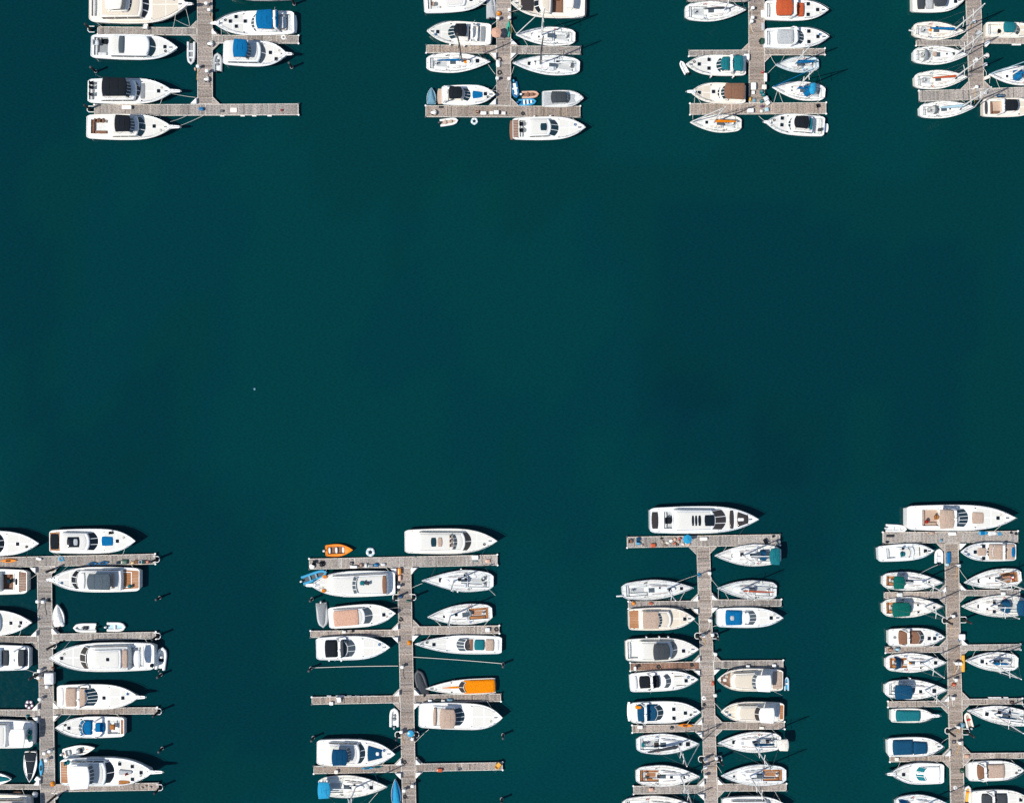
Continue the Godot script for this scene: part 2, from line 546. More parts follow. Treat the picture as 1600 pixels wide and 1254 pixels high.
func build_docks():
	# walkways: label, top, foot, width
	var W := {}
	for r in [
		["t1", "plank walkway between the two blue canopied cruisers and the white yachts with black canopies", [319.5, -14], [320.2, 162], 24, 0],
		["t2", "plank walkway with a green kayak and an orange cover lying on it", [787, -14], [787, 164.5], 23, 0],
		["t3", "plank walkway crowded with white boxes and teal bags near its end", [1182, -14], [1183, 160.5], 25, 4],
		["t4", "plank walkway crossed overhead by four leaning white masts", [1521, -14], [1526.5, 138.5], 24, 0],
		["b1", "plank walkway with a bright blue kayak along its edge and a grey locker", [68.7, 886], [74.5, 1268], 23, 1],
		["b2", "plank walkway with a blue round table and an orange speedboat berthed beside it", [631.3, 887], [639.5, 1268], 22, 0],
		["b3", "plank walkway leading to the head pier with the pile of gear", [1099, 854.5], [1112, 1268], 21, 0],
		["b4", "plank walkway between the green canopied sloops and the tan cushioned cruisers", [1487, 848.5], [1497, 1268], 22, 4]]:
		W[r[0]] = dock("walkway", r[1], "walkway", r[2], r[3], r[4], r[5], "main walkways")
	# head piers across the end of each walkway: key, label, ends, width, tone, knees [x, y, sx, sy, box]
	var heads := {}
	for r in [
		["t1", "empty ended head pier with a white square plate beside two yachts with black canopies", [147, 172.3], [466, 170.6], 18, 1, [[308, 163, -1, -1, 1], [332, 162.5, 1, -1, 0]]],
		["t2", "head pier with small round float ring tied alongside and white boxes on top", [665, 173.6], [906.5, 174.4], 18, 4, [[775, 164.5, -1, -1, 1], [799, 165, 1, -1, 0]]],
		["t3", "head pier between the brown canopied cruiser and the small orange covered sloop", [1078.4, 170.2], [1291, 168.8], 18, 4, [[1195.5, 160.5, 1, -1, 0]]],
		["t4", "head pier with a dark blue bundle, below the sloop with orange sail cover", [1436.6, 150.2], [1612, 144], 17.5, 1, [[1513.5, 138.5, -1, -1, 0], [1538.5, 137.5, 1, -1, 0]]],
		["b1", "head pier carrying an orange kayak, two blue kayaks and a row of crates", [-14, 878.7], [242, 873], 16.5, 1, [[57, 886, -1, 1, 1], [80.5, 885, 1, 1, 0]]],
		["b2", "head pier with the orange dinghy and white float ring tied alongside", [483, 881], [777, 874.5], 17, 1, [[620, 887, -1, 1, 1], [642.5, 886, 1, 1, 1]]],
		["b3", "head pier heaped with bags, chairs and a blue parasol beside the largest yacht", [980, 847], [1219, 843], 17.5, 1, [[1088, 854.5, -1, 1, 0], [1110, 853, 1, 1, 0]]],
		["b4", "head pier with a blue and white board beside the tan cushioned yacht", [1380, 840], [1591, 838], 18, 1, [[1475.5, 849, -1, 1, 0], [1498.5, 848, 1, 1, 1]]]]:
		var o := dock("head_pier", r[1], "pier", r[2], r[3], r[4], r[5], "head piers at the walkway ends")
		heads[r[0]] = o
		for k in r[6]: knee(o, k[0], k[1], k[2], k[3], 10.5, k[4] == 1)
	# finger piers: label, outer end, root at the walkway, width, tone, knees above / below (0 none, 1 plain, 2 with dock box)
	var fingers := []
	for r in [
		["finger pier between the big cream yacht and the white sportfisher with open stern", [152, 47.5], [307, 49], 12.5, 1, 1, 1],
		["finger pier between the two blue canopied cruisers", [466, 61.5], [331.5, 61], 13, 1, 2, 1],
		["finger pier between the black canopied cruiser and the blue sail covered sloop with dark mast", [666, 76.2], [775.5, 77], 13, 4, 0, 2],
		["finger pier between the two white sloops without sail covers", [907, 78.5], [798.5, 77.5], 13, 1, 2, 2],
		["finger pier above the cruiser with teal canvas and tender on its bow", [1076.6, 83], [1170, 82.6], 10, 1, 1, 2],
		["finger pier between the grey canvas cruiser and the small pale blue sloop", [1289, 80.5], [1195, 81], 10.5, 0, 0, 1],
		["finger pier alongside the sloop with black sail cover", [1074, -3.2], [1169.5, -3], 11, 0, 0, 0],
		["finger pier between the blue covered sloop with orange cushions and the grey dodger sloop", [1432, 66.7], [1511.5, 66.7], 9.5, 1, 1, 1],
		["finger pier below the small cruiser with dark teal canopy", [1612, 63], [1536.5, 62.2], 11, 0, 0, 0],
		["finger pier between a plain white bow with round hatches and a black padded stern", [-14, 998.7], [58.5, 998.7], 11, 1, 2, 1],
		["finger pier with two pale dinghies alongside above the longest yacht", [243, 992.4], [82, 995.4], 11.5, 1, 2, 1],
		["finger pier above the yacht with teal chairs on its stern", [-14, 1113.6], [60.5, 1113.6], 11, 1, 2, 2],
		["finger pier between the tan decked cruiser and the cruiser with blue pads and teak cockpit", [245, 1110], [84.3, 1111], 11, 0, 2, 2],
		["narrow finger pier below the skiff with dark cover", [-14, 1229], [63, 1229], 8, 1, 2, 0],
		["finger pier alongside the flybridge yacht with teak stern and white hardtop", [247, 1228.4], [86.3, 1231], 12, 0, 0, 1],
		["finger pier between the pink canvas cruiser and the black canopy cruiser", [485, 990.6], [622.5, 988.6], 11, 0, 2, 2],
		["finger pier between the sloop with teak cockpit seats and the slender runabout with brown seats", [780, 983.2], [645, 985], 13, 0, 1, 2],
		["empty finger pier lined with white fenders", [487, 1094.6], [624.5, 1092], 12, 4, 2, 1],
		["finger pier below the speedboat with orange cover", [782.5, 1089.6], [647.3, 1091], 12.5, 0, 2, 2],
		["finger pier with slim blue boards beside the yacht with blue foredeck pad", [490, 1202.6], [627, 1200], 12.5, 4, 2, 2],
		["empty finger pier with a yellow cart at its end", [785, 1196.6], [649.7, 1199], 12.5, 0, 2, 2],
		["finger pier between the grey sloop with boarding plank and the teak sterned cruiser", [982, 945.2], [1090.5, 944], 12, 3, 2, 2],
		["finger pier between the sloop with orange sail cover and the cruiser with blue cockpit cover", [1221, 941.6], [1112.2, 942], 11.5, 3, 2, 2],
		["reddish brown finger pier between two white cruisers with dark roof panels", [985, 1041.6], [1093.3, 1039.5], 13, 2, 2, 2],
		["finger pier above the trawler with brown foredeck", [1224, 1037.2], [1115.3, 1038], 12.5, 1, 1, 2],
		["finger pier with an orange kayak lying on it", [988, 1138.6], [1096.7, 1136.5], 12, 0, 2, 2],
		["finger pier between the white launch with teak transom and the sloop with cream stern canopy", [1226, 1133], [1118, 1134], 12, 0, 1, 1],
		["finger pier below the sloop with twin wheels and teak seats", [990, 1234], [1100, 1232.5], 13, 1, 2, 2],
		["finger pier below the sloop with bare grey boom", [1229, 1229.6], [1121, 1230], 12, 0, 2, 1],
		["finger pier between the two green canopied sloops", [1382, 930], [1477.3, 928.6], 10.5, 0, 2, 1],
		["finger pier between the tan covered sloop and the sloop with two navy canopies", [1594, 926], [1499.7, 926], 9.5, 1, 2, 1],
		["finger pier between the brown canvas cruiser and the sloop with small navy dodger", [1384, 1015], [1479.3, 1014], 10, 0, 1, 1],
		["finger pier above the sloop with blue sail cover and white furled headsail", [1595, 1010.5], [1501.7, 1011.5], 9.5, 1, 2, 1],
		["finger pier between the sloop with wide navy canopy and the teal covered launch", [1388, 1100], [1481.6, 1099], 9.5, 0, 2, 1],
		["finger pier above the sloop with slim dark sail along its boom", [1598, 1095.2], [1504, 1096.4], 9.5, 0, 1, 1],
		["finger pier below the launch with long navy cover", [1391, 1185.5], [1483.8, 1184], 9.5, 4, 2, 1],
		["finger pier above the cruiser with tan cockpit pads", [1612, 1180], [1506.2, 1181], 9.5, 0, 1, 1]]:
		var o := dock("finger_pier", r[0], "pier", r[1], r[2], r[3], r[4], "finger piers")
		fingers.append(o)
		var out := signf(r[1][0] - r[2][0])
		var hw: float = r[3] / 2.0
		if r[5] > 0: knee(o, r[2][0], r[2][1] - hw, out, -1, 10.0, r[5] == 2)
		if r[6] > 0: knee(o, r[2][0], r[2][1] + hw, out, 1, 10.0, r[6] == 2)
	# piles
	pile(143, 47, 3.0, fingers[0], Vector2(-1, 0))
	pile(142, 171.5, 3.0, heads.t1, Vector2(-1, 0))
	for p in [[150, 112], [456, 105.5], [460, 7]]: pile(p[0], p[1], 2.6, null, Vector2.RIGHT, true)
	pile(246, 872.8, 3.4, heads.b1); pile(247.5, 992.3, 3.4, fingers[10]); pile(249, 1110, 3.4, fingers[12]); pile(251, 1228.3, 3.4, fingers[14])
	for p in [[250, 933], [252, 1053], [254, 1168], [488, 935], [486, 1043], [490, 1151], [786, 1036.5], [786, 1147], [784, 1247]]: pile(p[0], p[1], 2.3, null, Vector2.RIGHT, true)
	pile(84.5, 888.5, 3.2, W.b1); pile(85.5, 1007, 3.2, W.b1); pile(58, 1053.5, 3.2, W.b1, Vector2(-1, 0)); pile(88, 1241.5, 3.6, W.b1)
	pile(646, 932, 3.4, W.b2); pile(618.5, 932, 3.4, W.b2, Vector2(-1, 0)); pile(622, 1146, 3.4, W.b2, Vector2(-1, 0)); pile(650.5, 1146, 3.4, W.b2)
	pile(1089.3, 992, 3.4, W.b3, Vector2(-1, 0)); pile(1117, 992, 3.4, W.b3); pile(1095, 1184, 3.4, W.b3, Vector2(-1, 0)); pile(1123, 1184, 3.4, W.b3)
	pile(1475, 968, 3.4, W.b4, Vector2(-1, 0)); pile(1505, 967, 3.4, W.b4); pile(1479.5, 1140, 3.4, W.b4, Vector2(-1, 0)); pile(1509, 1141.5, 3.4, W.b4)
	for p in [[347, 180.5], [379, 180.5], [397, 180.5], [421, 180.5]]: bumper(heads.t1, p[0], p[1])
	for x in [514, 528, 535, 546, 558, 571, 582]: bumper(fingers[17], x, 1087.3)
	for x in [700, 716]: bumper(fingers[16], x, 991)
	for x in [1585, 1592]: bumper(fingers[8], x, 69.5)
	for x in [1566, 1572, 1577]: bumper(fingers[30], x, 920)
	for x in [1548, 1554, 1561, 1572]: bumper(fingers[34], x, 1089.6)

# ------------------------------------------------------------------ boats
# the plan of a hull: half breadth (0..1) at u = 0 (stern) .. 1 (stem)
func breadth(u: float, um: float, ws: float, p: float, rs: float, rd: float) -> float:
	var f: float
	if u < um: f = ws + (1.0 - ws) * sin(PI / 2 * u / um)
	else: f = 1.0 - pow((u - um) / (1.0 - um), p)
	if u < rs: f *= 1.0 - rd * pow(1.0 - u / rs, 2.0)
	return maxf(f, 0.012)

var B := {}     # the boat being built: frame and measures
func lx(px: float, h: float) -> float:
	var p := at(px, B.cy + (px - B.cx) * B.slope, h)
	return (p - B.pos).dot(B.fwd)
func lz(px: float, py: float, h: float) -> float:
	var p := at(px, py, h)
	return (p - B.pos).dot(B.side)
func half_at(x: float) -> float:
	return B.bw * breadth(clampf((x + B.L / 2.0) / B.L, 0, 1), B.um, B.ws, B.p, B.rs, B.rd)
func sheer(x: float) -> float:
	var u := clampf((x + B.L / 2.0) / B.L, 0, 1)
	return B.fb * (0.92 + 0.30 * u * u)
func deck_y(x: float) -> float:
	return sheer(x) - 0.09

var fleet_n := 0
func start_boat(d: Dictionary, called: String, category: String) -> Node3D:
	fleet_n += 1
	if d.get("hc", "white") == "white": d.hc = ["white", "whiteb", "white", "whitec", "whited"][(fleet_n * 7) % 5]
	var fb: float = d.get("fb", 1.4)
	var s := at(d.s[0], d.s[1], fb); var b := at(d.b[0], d.b[1], fb * 1.2)
	s.y = 0; b.y = 0
	var f := (b - s).normalized()
	B = {pos = (s + b) / 2.0, fwd = f, L = s.distance_to(b), fb = fb, bw = d.w * CELL * (EYE - fb) / EYE / 2.0}
	var th := atan2(-f.z, f.x)
	B.side = Vector3(sin(th), 0, cos(th))
	B.cx = (d.s[0] + d.b[0]) / 2.0
	B.cy = (d.s[1] + d.b[1]) / 2.0
	B.slope = (d.b[1] - d.s[1]) / (d.b[0] - d.s[0]) if absf(d.b[0] - d.s[0]) > 1.0 else 0.0
	var sail: bool = d.get("k", "m") == "s"
	B.um = d.get("um", 0.40 if sail else 0.42)
	B.ws = d.get("ws", 0.70 if sail else 0.90)
	B.p = d.get("p", 1.85 if sail else 3.1)
	B.rs = d.get("rs", 0.09 if sail else 0.05)
	B.rd = d.get("rd", 0.35 if sail else 0.16)
	var o := thing(called, d.l, category, B.pos, th, d.get("g", ""))
	return o

func hull(o: Node3D, d: Dictionary, pits: Array):
	var L: float = B.L
	var us := [0.0, 0.008, 0.02, 0.04, 0.065, 0.1, 0.16, 0.24, 0.32, 0.4, 0.48, 0.55, 0.62, 0.68, 0.74, 0.79, 0.84, 0.88, 0.92, 0.95, 0.975, 0.99, 1.0]
	var hc: String = d.get("hc", "white")
	var st := sf()
	var rake := L * (0.085 if d.get("k", "m") == "s" else 0.06)
	for s in [-1.0, 1.0]:
		var rows := []
		for u in us:
			var x: float = -L / 2.0 + u * L
			var b: float = half_at(x)
			var h: float = sheer(x)
			var t := pow(u, 4.0)
			var kw := lerpf(0.9, 0.5, t)
			var r := PackedVector3Array()
			for q in [[-0.55, 0.0, 1.15], [-0.3, kw * 0.8, 1.1], [0.02, kw, 1.0], [0.35 * h, lerpf(kw, 1.0, 0.45), 0.6], [0.72 * h, lerpf(kw, 1.0, 0.83), 0.25], [h - 0.02, 1.0, 0.0], [h, 0.985, 0.0]]:
				r.append(Vector3(x - rake * t * q[2], q[0], s * b * q[1]))
			var bi: float = maxf(b - 0.09, 0.004)
			r.append(Vector3(x, h, s * bi))
			r.append(Vector3(x, h - 0.12, s * maxf(bi - 0.01, 0.003)))
			rows.append(r)
		if s > 0: rows.reverse()
		loft(st, rows, false)
	# transom
	flat(st)
	var x0 := -L / 2.0
	var b0 := half_at(x0)
	var h0 := sheer(x0)
	var tl := [[-0.55, 0.0], [-0.3, 0.72], [0.02, 0.9], [0.35 * h0, 0.945], [0.72 * h0, 0.98], [h0, 1.0]]
	for i in tl.size() - 1:
		var a = tl[i]; var b = tl[i + 1]
		quad(st, Vector3(x0, a[0], -b0 * a[1]), Vector3(x0, b[0], -b0 * b[1]), Vector3(x0, b[0], b0 * b[1]), Vector3(x0, a[0], b0 * a[1]))
	bx(st, Vector3(x0 + 0.05, h0 - 0.06, 0), Vector3(0.09, 0.12, b0 * 2.0 - 0.06))
	put(st, "hull", mat("gel", hc), o)
	# boot stripe near the waterline and the rubbing strake at the gunwale
	for y in [0.10]:
		var bs := sf()
		for s in [-1.0, 1.0]:
			var rows := []
			for u in us:
				if u > 0.985: continue
				var x: float = -L / 2.0 + u * L
				var b := half_at(x); var h := sheer(x); var t := pow(u, 4.0)
				var kw := lerpf(0.9, 0.5, t)
				var k0 := lerpf(kw, lerpf(kw, 1.0, 0.45), 0.1 / (0.35 * h)); var k1 := lerpf(kw, lerpf(kw, 1.0, 0.45), 0.24 / (0.35 * h))
				rows.append(PackedVector3Array([Vector3(x - rake * t * 0.97, 0.10, s * (b * k0 + 0.012)), Vector3(x - rake * t * 0.88, 0.24, s * (b * k1 + 0.012))]))
			loft(bs, rows, false)
		put(bs, "boot_stripe", mat("gel", d.get("bs", "stripe")), o)
	var rr := sf()
	for s in [-1.0, 1.0]:
		var pts := []
		for u in us:
			var x: float = -L / 2.0 + u * L
			pts.append(Vector3(x, sheer(x) - 0.1, s * (half_at(x) + 0.01)))
		tube(rr, pts, 0.035, 5)
	put(rr, "rubbing_strake", mat("rubber", d.get("rc", "pale")), o)
	# deck with real openings where the cockpits are
	var cuts := us.duplicate()
	for p in pits:
		for e in [p[0], p[1]]: cuts.append(clampf((e + L / 2.0) / L, 0.004, 0.98))
	cuts.sort()
	var ds := sf(false)
	for i in cuts.size() - 1:
		var u0: float = cuts[i]; var u1: float = cuts[i + 1]
		if u1 - u0 < 1e-5: continue
		var xa := -L / 2.0 + u0 * L; var xb := -L / 2.0 + u1 * L
		var xm := (xa + xb) / 2.0
		var open := false
		var hw := 0.0
		for p in pits:
			if xm > p[0] and xm < p[1]:
				open = true
				hw = p[2]
		var ba := maxf(half_at(xa) - 0.085, 0.005); var bb := maxf(half_at(xb) - 0.085, 0.005)
		var ya := deck_y(xa); var yb := deck_y(xb)
		if open:
			for s in [-1.0, 1.0]:
				var a := Vector3(xa, ya, s * hw); var b := Vector3(xb, yb, s * hw); var c := Vector3(xb, yb, s * bb); var e := Vector3(xa, ya, s * ba)
				if s > 0: quad(ds, a, b, c, e)
				else: quad(ds, e, c, b, a)
		else:
			var ca := ya + 0.045; var cb := yb + 0.045
			quad(ds, Vector3(xa, ya, -ba), Vector3(xb, yb, -bb), Vector3(xb, cb, 0), Vector3(xa, ca, 0))
			quad(ds, Vector3(xa, ca, 0), Vector3(xb, cb, 0), Vector3(xb, yb, bb), Vector3(xa, ya, ba))
	put(ds, "deck", mat("gel", d.get("dc", hc)), o)

# raised non-slip panels following the edge of the deck; spans: [from, to, inner half width fraction, outer inset]
func nonskid(o, spans: Array, col: String):
	for q in spans:
		for s in [-1.0, 1.0]:
			var st := sf(false)
			var n := 6
			var xa: float = q[0] * B.L; var xb: float = q[1] * B.L
			var pin := []; var pout := []
			for i in n + 1:
				var x := lerpf(xa, xb, float(i) / n)
				var zo: float = half_at(x) - q[3]
				var zi: float = q[2] * B.bw if q[2] > 0 else 0.07
				if zo - zi < 0.05: zo = zi + 0.05
				pin.append(Vector3(x, deck_y(x) + 0.058 - 0.045 * zi / maxf(half_at(x), 0.1), s * zi))
				pout.append(Vector3(x, deck_y(x) + 0.02, s * zo))
			for i in n:
				if s > 0: quad(st, pin[i], pin[i + 1], pout[i + 1], pout[i])
				else: quad(st, pout[i], pout[i + 1], pin[i + 1], pin[i])
				var dn := Vector3(0, -0.06, 0)
				quad(st, pout[i], pout[i + 1], pout[i + 1] + dn, pout[i] + dn)
				quad(st, pin[i], pin[i + 1], pin[i + 1] + dn, pin[i] + dn)
			put(st, "nonskid_panel", mat("rough", col), o)

func hull_windows(o, spans: Array):
	for q in spans:
		for s in [-1.0, 1.0]:
			var st := sf(false)
			for i in 3:
				var xs := [lerpf(q[0], q[1], i / 3.0) * B.L, lerpf(q[0], q[1], (i + 1) / 3.0) * B.L]
				var v := []
				for x in xs:
					var u := clampf((x + B.L / 2.0) / B.L, 0, 1)
					var kw := lerpf(0.9, 0.5, pow(u, 4.0))
					for f in [0.5, 0.66]:
						var k := lerpf(lerpf(kw, 1.0, 0.45), lerpf(kw, 1.0, 0.83), (f - 0.35) / 0.37)
						v.append(Vector3(x, f * sheer(x), s * (half_at(x) * k + 0.015)))
				quad(st, v[0], v[1], v[3], v[2])
			put(st, "hull_window", mat("glass", "glass"), o)

# recessed cockpit: [x0, x1, half width, floor colour, depth]
func cockpit(o, p: Array, wallc: String):
	var y1: float = deck_y((p[0] + p[1]) / 2.0) + 0.035
	var y0: float = y1 - p[4]
	var st := sf(false)
	var a := Vector3(p[0], 0, -p[2]); var b := Vector3(p[1], 0, -p[2]); var c := Vector3(p[1], 0, p[2]); var d := Vector3(p[0], 0, p[2])
	for e in [[a, b], [b, c], [c, d], [d, a]]:
		quad(st, e[0] + Vector3(0, y0, 0), e[0] + Vector3(0, y1, 0), e[1] + Vector3(0, y1, 0), e[1] + Vector3(0, y0, 0))
	# coaming
	for s in [-1.0, 1.0]:
		bx(st, Vector3((p[0] + p[1]) / 2.0, y1 + 0.02, s * (p[2] + 0.05)), Vector3(p[1] - p[0] + 0.2, 0.1, 0.1))
		bx(st, Vector3((p[0] if s < 0 else p[1]) + s * 0.05, y1 + 0.02, 0), Vector3(0.1, 0.095, p[2] * 2.0))
	var k := put(st, "cockpit", mat("gel", wallc), o)
	var fs := sf(false)
	quad(fs, a + Vector3(0, y0, 0), b + Vector3(0, y0, 0), c + Vector3(0, y0, 0), d + Vector3(0, y0, 0))
	put(fs, "cockpit_floor", mat("teak" if p[3] in ["teak", "brown"] else "gel", p[3]), k)
	return y0

func cushion(o, called: String, x0: float, x1: float, w0: float, w1: float, y: float, th: float, col: String, zo := 0.0, kind := "cloth", bf := -1.0):
	var st := sf()
	var r := minf(0.12, (x1 - x0) * 0.2)
	block(st, outl(x0, x1, w0, w1, r if bf < 0 else bf, r, 4), [[y, 0.02], [y + th * 0.7, 0.0], [y + th, 0.06]], 0.03, zo)
	return put(st, called, mat(kind, col), o)

func hatch(o, x: float, z: float, y: float, s := 0.28, col := "glass"):
	var f := sf(false)
	block(f, outl(x - s - 0.05, x + s + 0.05, s + 0.05, s + 0.05, 0.04, 0.04, 2), [[y - 0.04, 0.0], [y + 0.035, 0.0], [y + 0.045, 0.01]], 0.0, z)
	var k := put(f, "hatch", mat("gel", "pale"), o)
	var g := sf(false)
	block(g, outl(x - s, x + s, s, s, 0.04, 0.04, 2), [[y + 0.04, 0.0], [y + 0.06, 0.015]], 0.008, z)
	put(g, "pane", mat("glass", col), k)

func rail(o, x0: float, x1: float, h := 0.6, called := "bow_rail"):
	var st := sf()
	var n := 11
	var pts := []
	var inset := 0.1
	for s in [-1.0, 1.0]:
		var half := []
		for i in n:
			var x := lerpf(x0, x1, float(i) / (n - 1))
			half.append(Vector3(x, sheer(x) + h, s * maxf(half_at(x) - inset, 0.06)))
		if s > 0: half.reverse()
		pts.append_array(half)
	tube(st, pts, 0.03, 5)
	for p in [0, 3, 6, 8, n + 2, n + 4, n + 7, n * 2 - 1]:
		var q: Vector3 = pts[p]
		tube(st, [Vector3(q.x, sheer(q.x) - 0.02, q.z), q], 0.018, 4)
	put(st, called, mat("metal", "steel"), o)

func pulpit(o, len: float):
	var x: float = B.L / 2.0
	var y := sheer(x)
	var st := sf(false)
	block(st, outl(x - 0.8, x + len, 0.34, 0.2, 0.18, 0.02, 3), [[y - 0.05, 0.02], [y + 0.03, 0.0], [y + 0.06, 0.03]])
	var k := put(st, "bow_pulpit", mat("gel", "white"), o)
	var a := sf()
	tube(a, [Vector3(x + len * 0.2, y + 0.12, 0), Vector3(x + len + 0.1, y + 0.06, 0)], 0.035, 6)
	tube(a, [Vector3(x + len + 0.1, y + 0.0, -0.16), Vector3(x + len + 0.16, y + 0.06, 0), Vector3(x + len + 0.1, y + 0.0, 0.16)], 0.035, 5)
	put(a, "anchor", mat("metal", "steel"), k)

func windshield(o, x0: float, x1: float, w0: float, w1: float, y0: float, y1: float, n: int, col: String, bf0: float, bf1: float):
	# x0/w0/y1: upper edge; x1/w1/y0: lower edge towards the bow
	var e := func(t: float, k: float, off: float) -> Vector3:
		var pw := pow(absf(t), 2.2)
		var lo := Vector3(x1 - bf1 * pw, y0, t * w1)
		var hi := Vector3(x0 - bf0 * pw, y1, t * w0)
		var p := lo.lerp(hi, k)
		return p + Vector3(off * 0.6, off, 0)
	var st := sf()
	var m := 16
	for i in m:
		var t0 := -1.0 + 2.0 * i / m; var t1 := -1.0 + 2.0 * (i + 1) / m
		quad(st, e.call(t0, 0, 0), e.call(t0, 1, 0), e.call(t1, 1, 0), e.call(t1, 0, 0))
	var f := put(st, "windshield", mat("gel", "white"), o)
	for j in n:
		var a := -1.0 + 2.0 * (j + 0.0) / n + 0.035; var b := -1.0 + 2.0 * (j + 1.0) / n - 0.035
		var g := sf()
		for i in 5:
			var t0 := lerpf(a, b, i / 5.0); var t1 := lerpf(a, b, (i + 1) / 5.0)
			quad(g, e.call(t0, 0.08, 0.012), e.call(t0, 0.93, 0.012), e.call(t1, 0.93, 0.012), e.call(t1, 0.08, 0.012))
		put(g, "pane", mat("glass", col), f)
	return f

func house(o, x0: float, x1: float, w0: float, w1: float, y0: float, h: float, col: String, wins: bool, bf: float, br: float):
	var st := sf()
	var poly := outl(x0, x1, w0, w1, bf, br, 5)
	block(st, poly, [[y0 - 0.12, 0.0], [y0 + h * 0.5, h * 0.05], [y0 + h - 0.1, h * 0.1], [y0 + h - 0.02, h * 0.1 + 0.05], [y0 + h, h * 0.1 + 0.16]], 0.05, 0.0, false)
	var k := put(st, "deckhouse", mat("gel", col), o)
	if wins:
		for s in [-1.0, 1.0]:
			for j in 3:
				var a := lerpf(x0 + br + 0.2, x1 - bf - 0.1, j / 3.0) + 0.06; var b := lerpf(x0 + br + 0.2, x1 - bf - 0.1, (j + 1) / 3.0) - 0.06
				var wa := lerpf(w0, w1, (a - x0) / (x1 - x0)); var wb := lerpf(w0, w1, (b - x0) / (x1 - x0))
				var g := sf(false)
				var i0 := h * 0.035; var i1 := h * 0.09
				quad(g, Vector3(a, y0 + h * 0.33, s * (wa - i0 + 0.015)), Vector3(a, y0 + h * 0.8, s * (wa - i1 + 0.015)), Vector3(b, y0 + h * 0.8, s * (wb - i1 + 0.015)), Vector3(b, y0 + h * 0.33, s * (wb - i0 + 0.015)))
				put(g, "side_window", mat("glass", "glass"), k)
	if h > 0.4 and x1 - x0 > 1.5:
		var rp := sf()
		var i2 := h * 0.1 + 0.3
		block(rp, outl(x0 + i2, x1 - i2 - bf * 0.3, w0 - i2, w1 - i2, bf * 0.7, 0.1, 4), [[y0 + h - 0.02, 0.0], [y0 + h + 0.05, 0.0], [y0 + h + 0.06, 0.02]], 0.012)
		put(rp, "roof_panel", mat("rough", "nonskidcream" if col == "cream" else "nonskid"), k)
		for s in [-1.0, 1.0]:
			var gr := sf()
			tube(gr, [Vector3(x0 + 0.4, y0 + h + 0.06, s * (w0 - h * 0.1 - 0.2)), Vector3(x1 - bf - 0.3, y0 + h + 0.06, s * (w1 - h * 0.1 - 0.2))], 0.025, 5)
			put(gr, "grab_rail", mat("metal", "steel"), k)
	return y0 + h

func canopy(o, x0: float, x1: float, w: float, y: float, yd: float, col: String, kind := "cloth", called := "canopy"):
	var st := sf()
	var r := minf(0.3, (x1 - x0) * 0.25)
	block(st, outl(x0, x1, w, w * 0.94, r, r * 0.6, 4), [[y - 0.16, -0.02], [y - 0.05, 0.0], [y, 0.1]], 0.16 if kind == "cloth" else 0.06)
	var k := put(st, called, mat(kind, col), o)
	if kind == "cloth" and x1 - x0 > 1.2:
		for t in [0.33, 0.67]:
			var x := lerpf(x0, x1, t)
			var sm := sf()
			var pts := []
			for i in range(-4, 5):
				var v := i / 4.0
				pts.append(Vector3(x, y + 0.155 * (1.0 - pow(absf(v), 2.0)) + 0.004, v * (w - 0.14)))
			tube(sm, pts, 0.022, 4)
			put(sm, "seam", mat("cloth", col), k)
	var f := sf()
	for sx in [x0 + 0.12, x1 - 0.2]:
		for s in [-1.0, 1.0]:
			tube(f, [Vector3(sx + (0.25 if sx < (x0 + x1) / 2 else -0.25), yd, s * w * 0.97), Vector3(sx, y - 0.1, s * (w - 0.1))], 0.022, 5)
	put(f, "canopy_frame", mat("metal", "steel"), o)
	return k

func arch(o, x: float, w: float, yd: float, h: float):
	var st := sf(false)
	var pr := [Vector3(x - 0.5, yd, -w), Vector3(x - 0.15, yd + h * 0.8, -w * 0.93), Vector3(x, yd + h, -w * 0.8), Vector3(x, yd + h, w * 0.8), Vector3(x - 0.15, yd + h * 0.8, w * 0.93), Vector3(x - 0.5, yd, w)]
	for i in pr.size() - 1:
		var a: Vector3 = pr[i]; var b: Vector3 = pr[i + 1]
		var m := (a + b) / 2.0
		var d := (b - a)
		var z := d.normalized()
		var xx := Vector3(1, 0, 0)
		var yy := z.cross(xx).normalized()
		bx(st, m, Vector3(0.36, 0.1, d.length() + 0.08), Basis(yy.cross(z).normalized(), yy, z))
	var k := put(st, "radar_arch", mat("gel", "white"), o)
	var r := sf()
	block(r, outl(x - 0.24, x + 0.24, 0.24, 0.24, 0.18, 0.18, 4), [[yd + h + 0.05, 0.0], [yd + h + 0.2, 0.02], [yd + h + 0.26, 0.1]], 0.03)
	put(r, "radar_dome", mat("gel", "white"), k)
	var an := sf()
	tube(an, [Vector3(x, yd + h, w * 0.7), Vector3(x - 0.5, yd + h + 1.8, w * 0.78)], 0.018, 4)
	put(an, "antenna", mat("gel", "white"), k)

# the nearest point on any dock, just inside its edge
func dock_point(p: Vector3) -> Vector3:
	var best := Vector3(1e6, 0, 0)
	for r in dock_runs:
		var a: Vector3 = r[0]; var b: Vector3 = r[1]
		var ab := b - a
		var t := clampf((p - a).dot(ab) / ab.length_squared(), 0.02, 0.98)
		var c := a + ab * t
		var off := Vector3(p.x, 0, p.z) - c
		var q: Vector3 = c + off.normalized() * minf(off.length(), r[2] / 2.0 - 0.2)
		if Vector2(q.x - p.x, q.z - p.z).length() < Vector2(best.x - p.x, best.z - p.z).length(): best = q
	best.y = TOP + 0.09
	return best

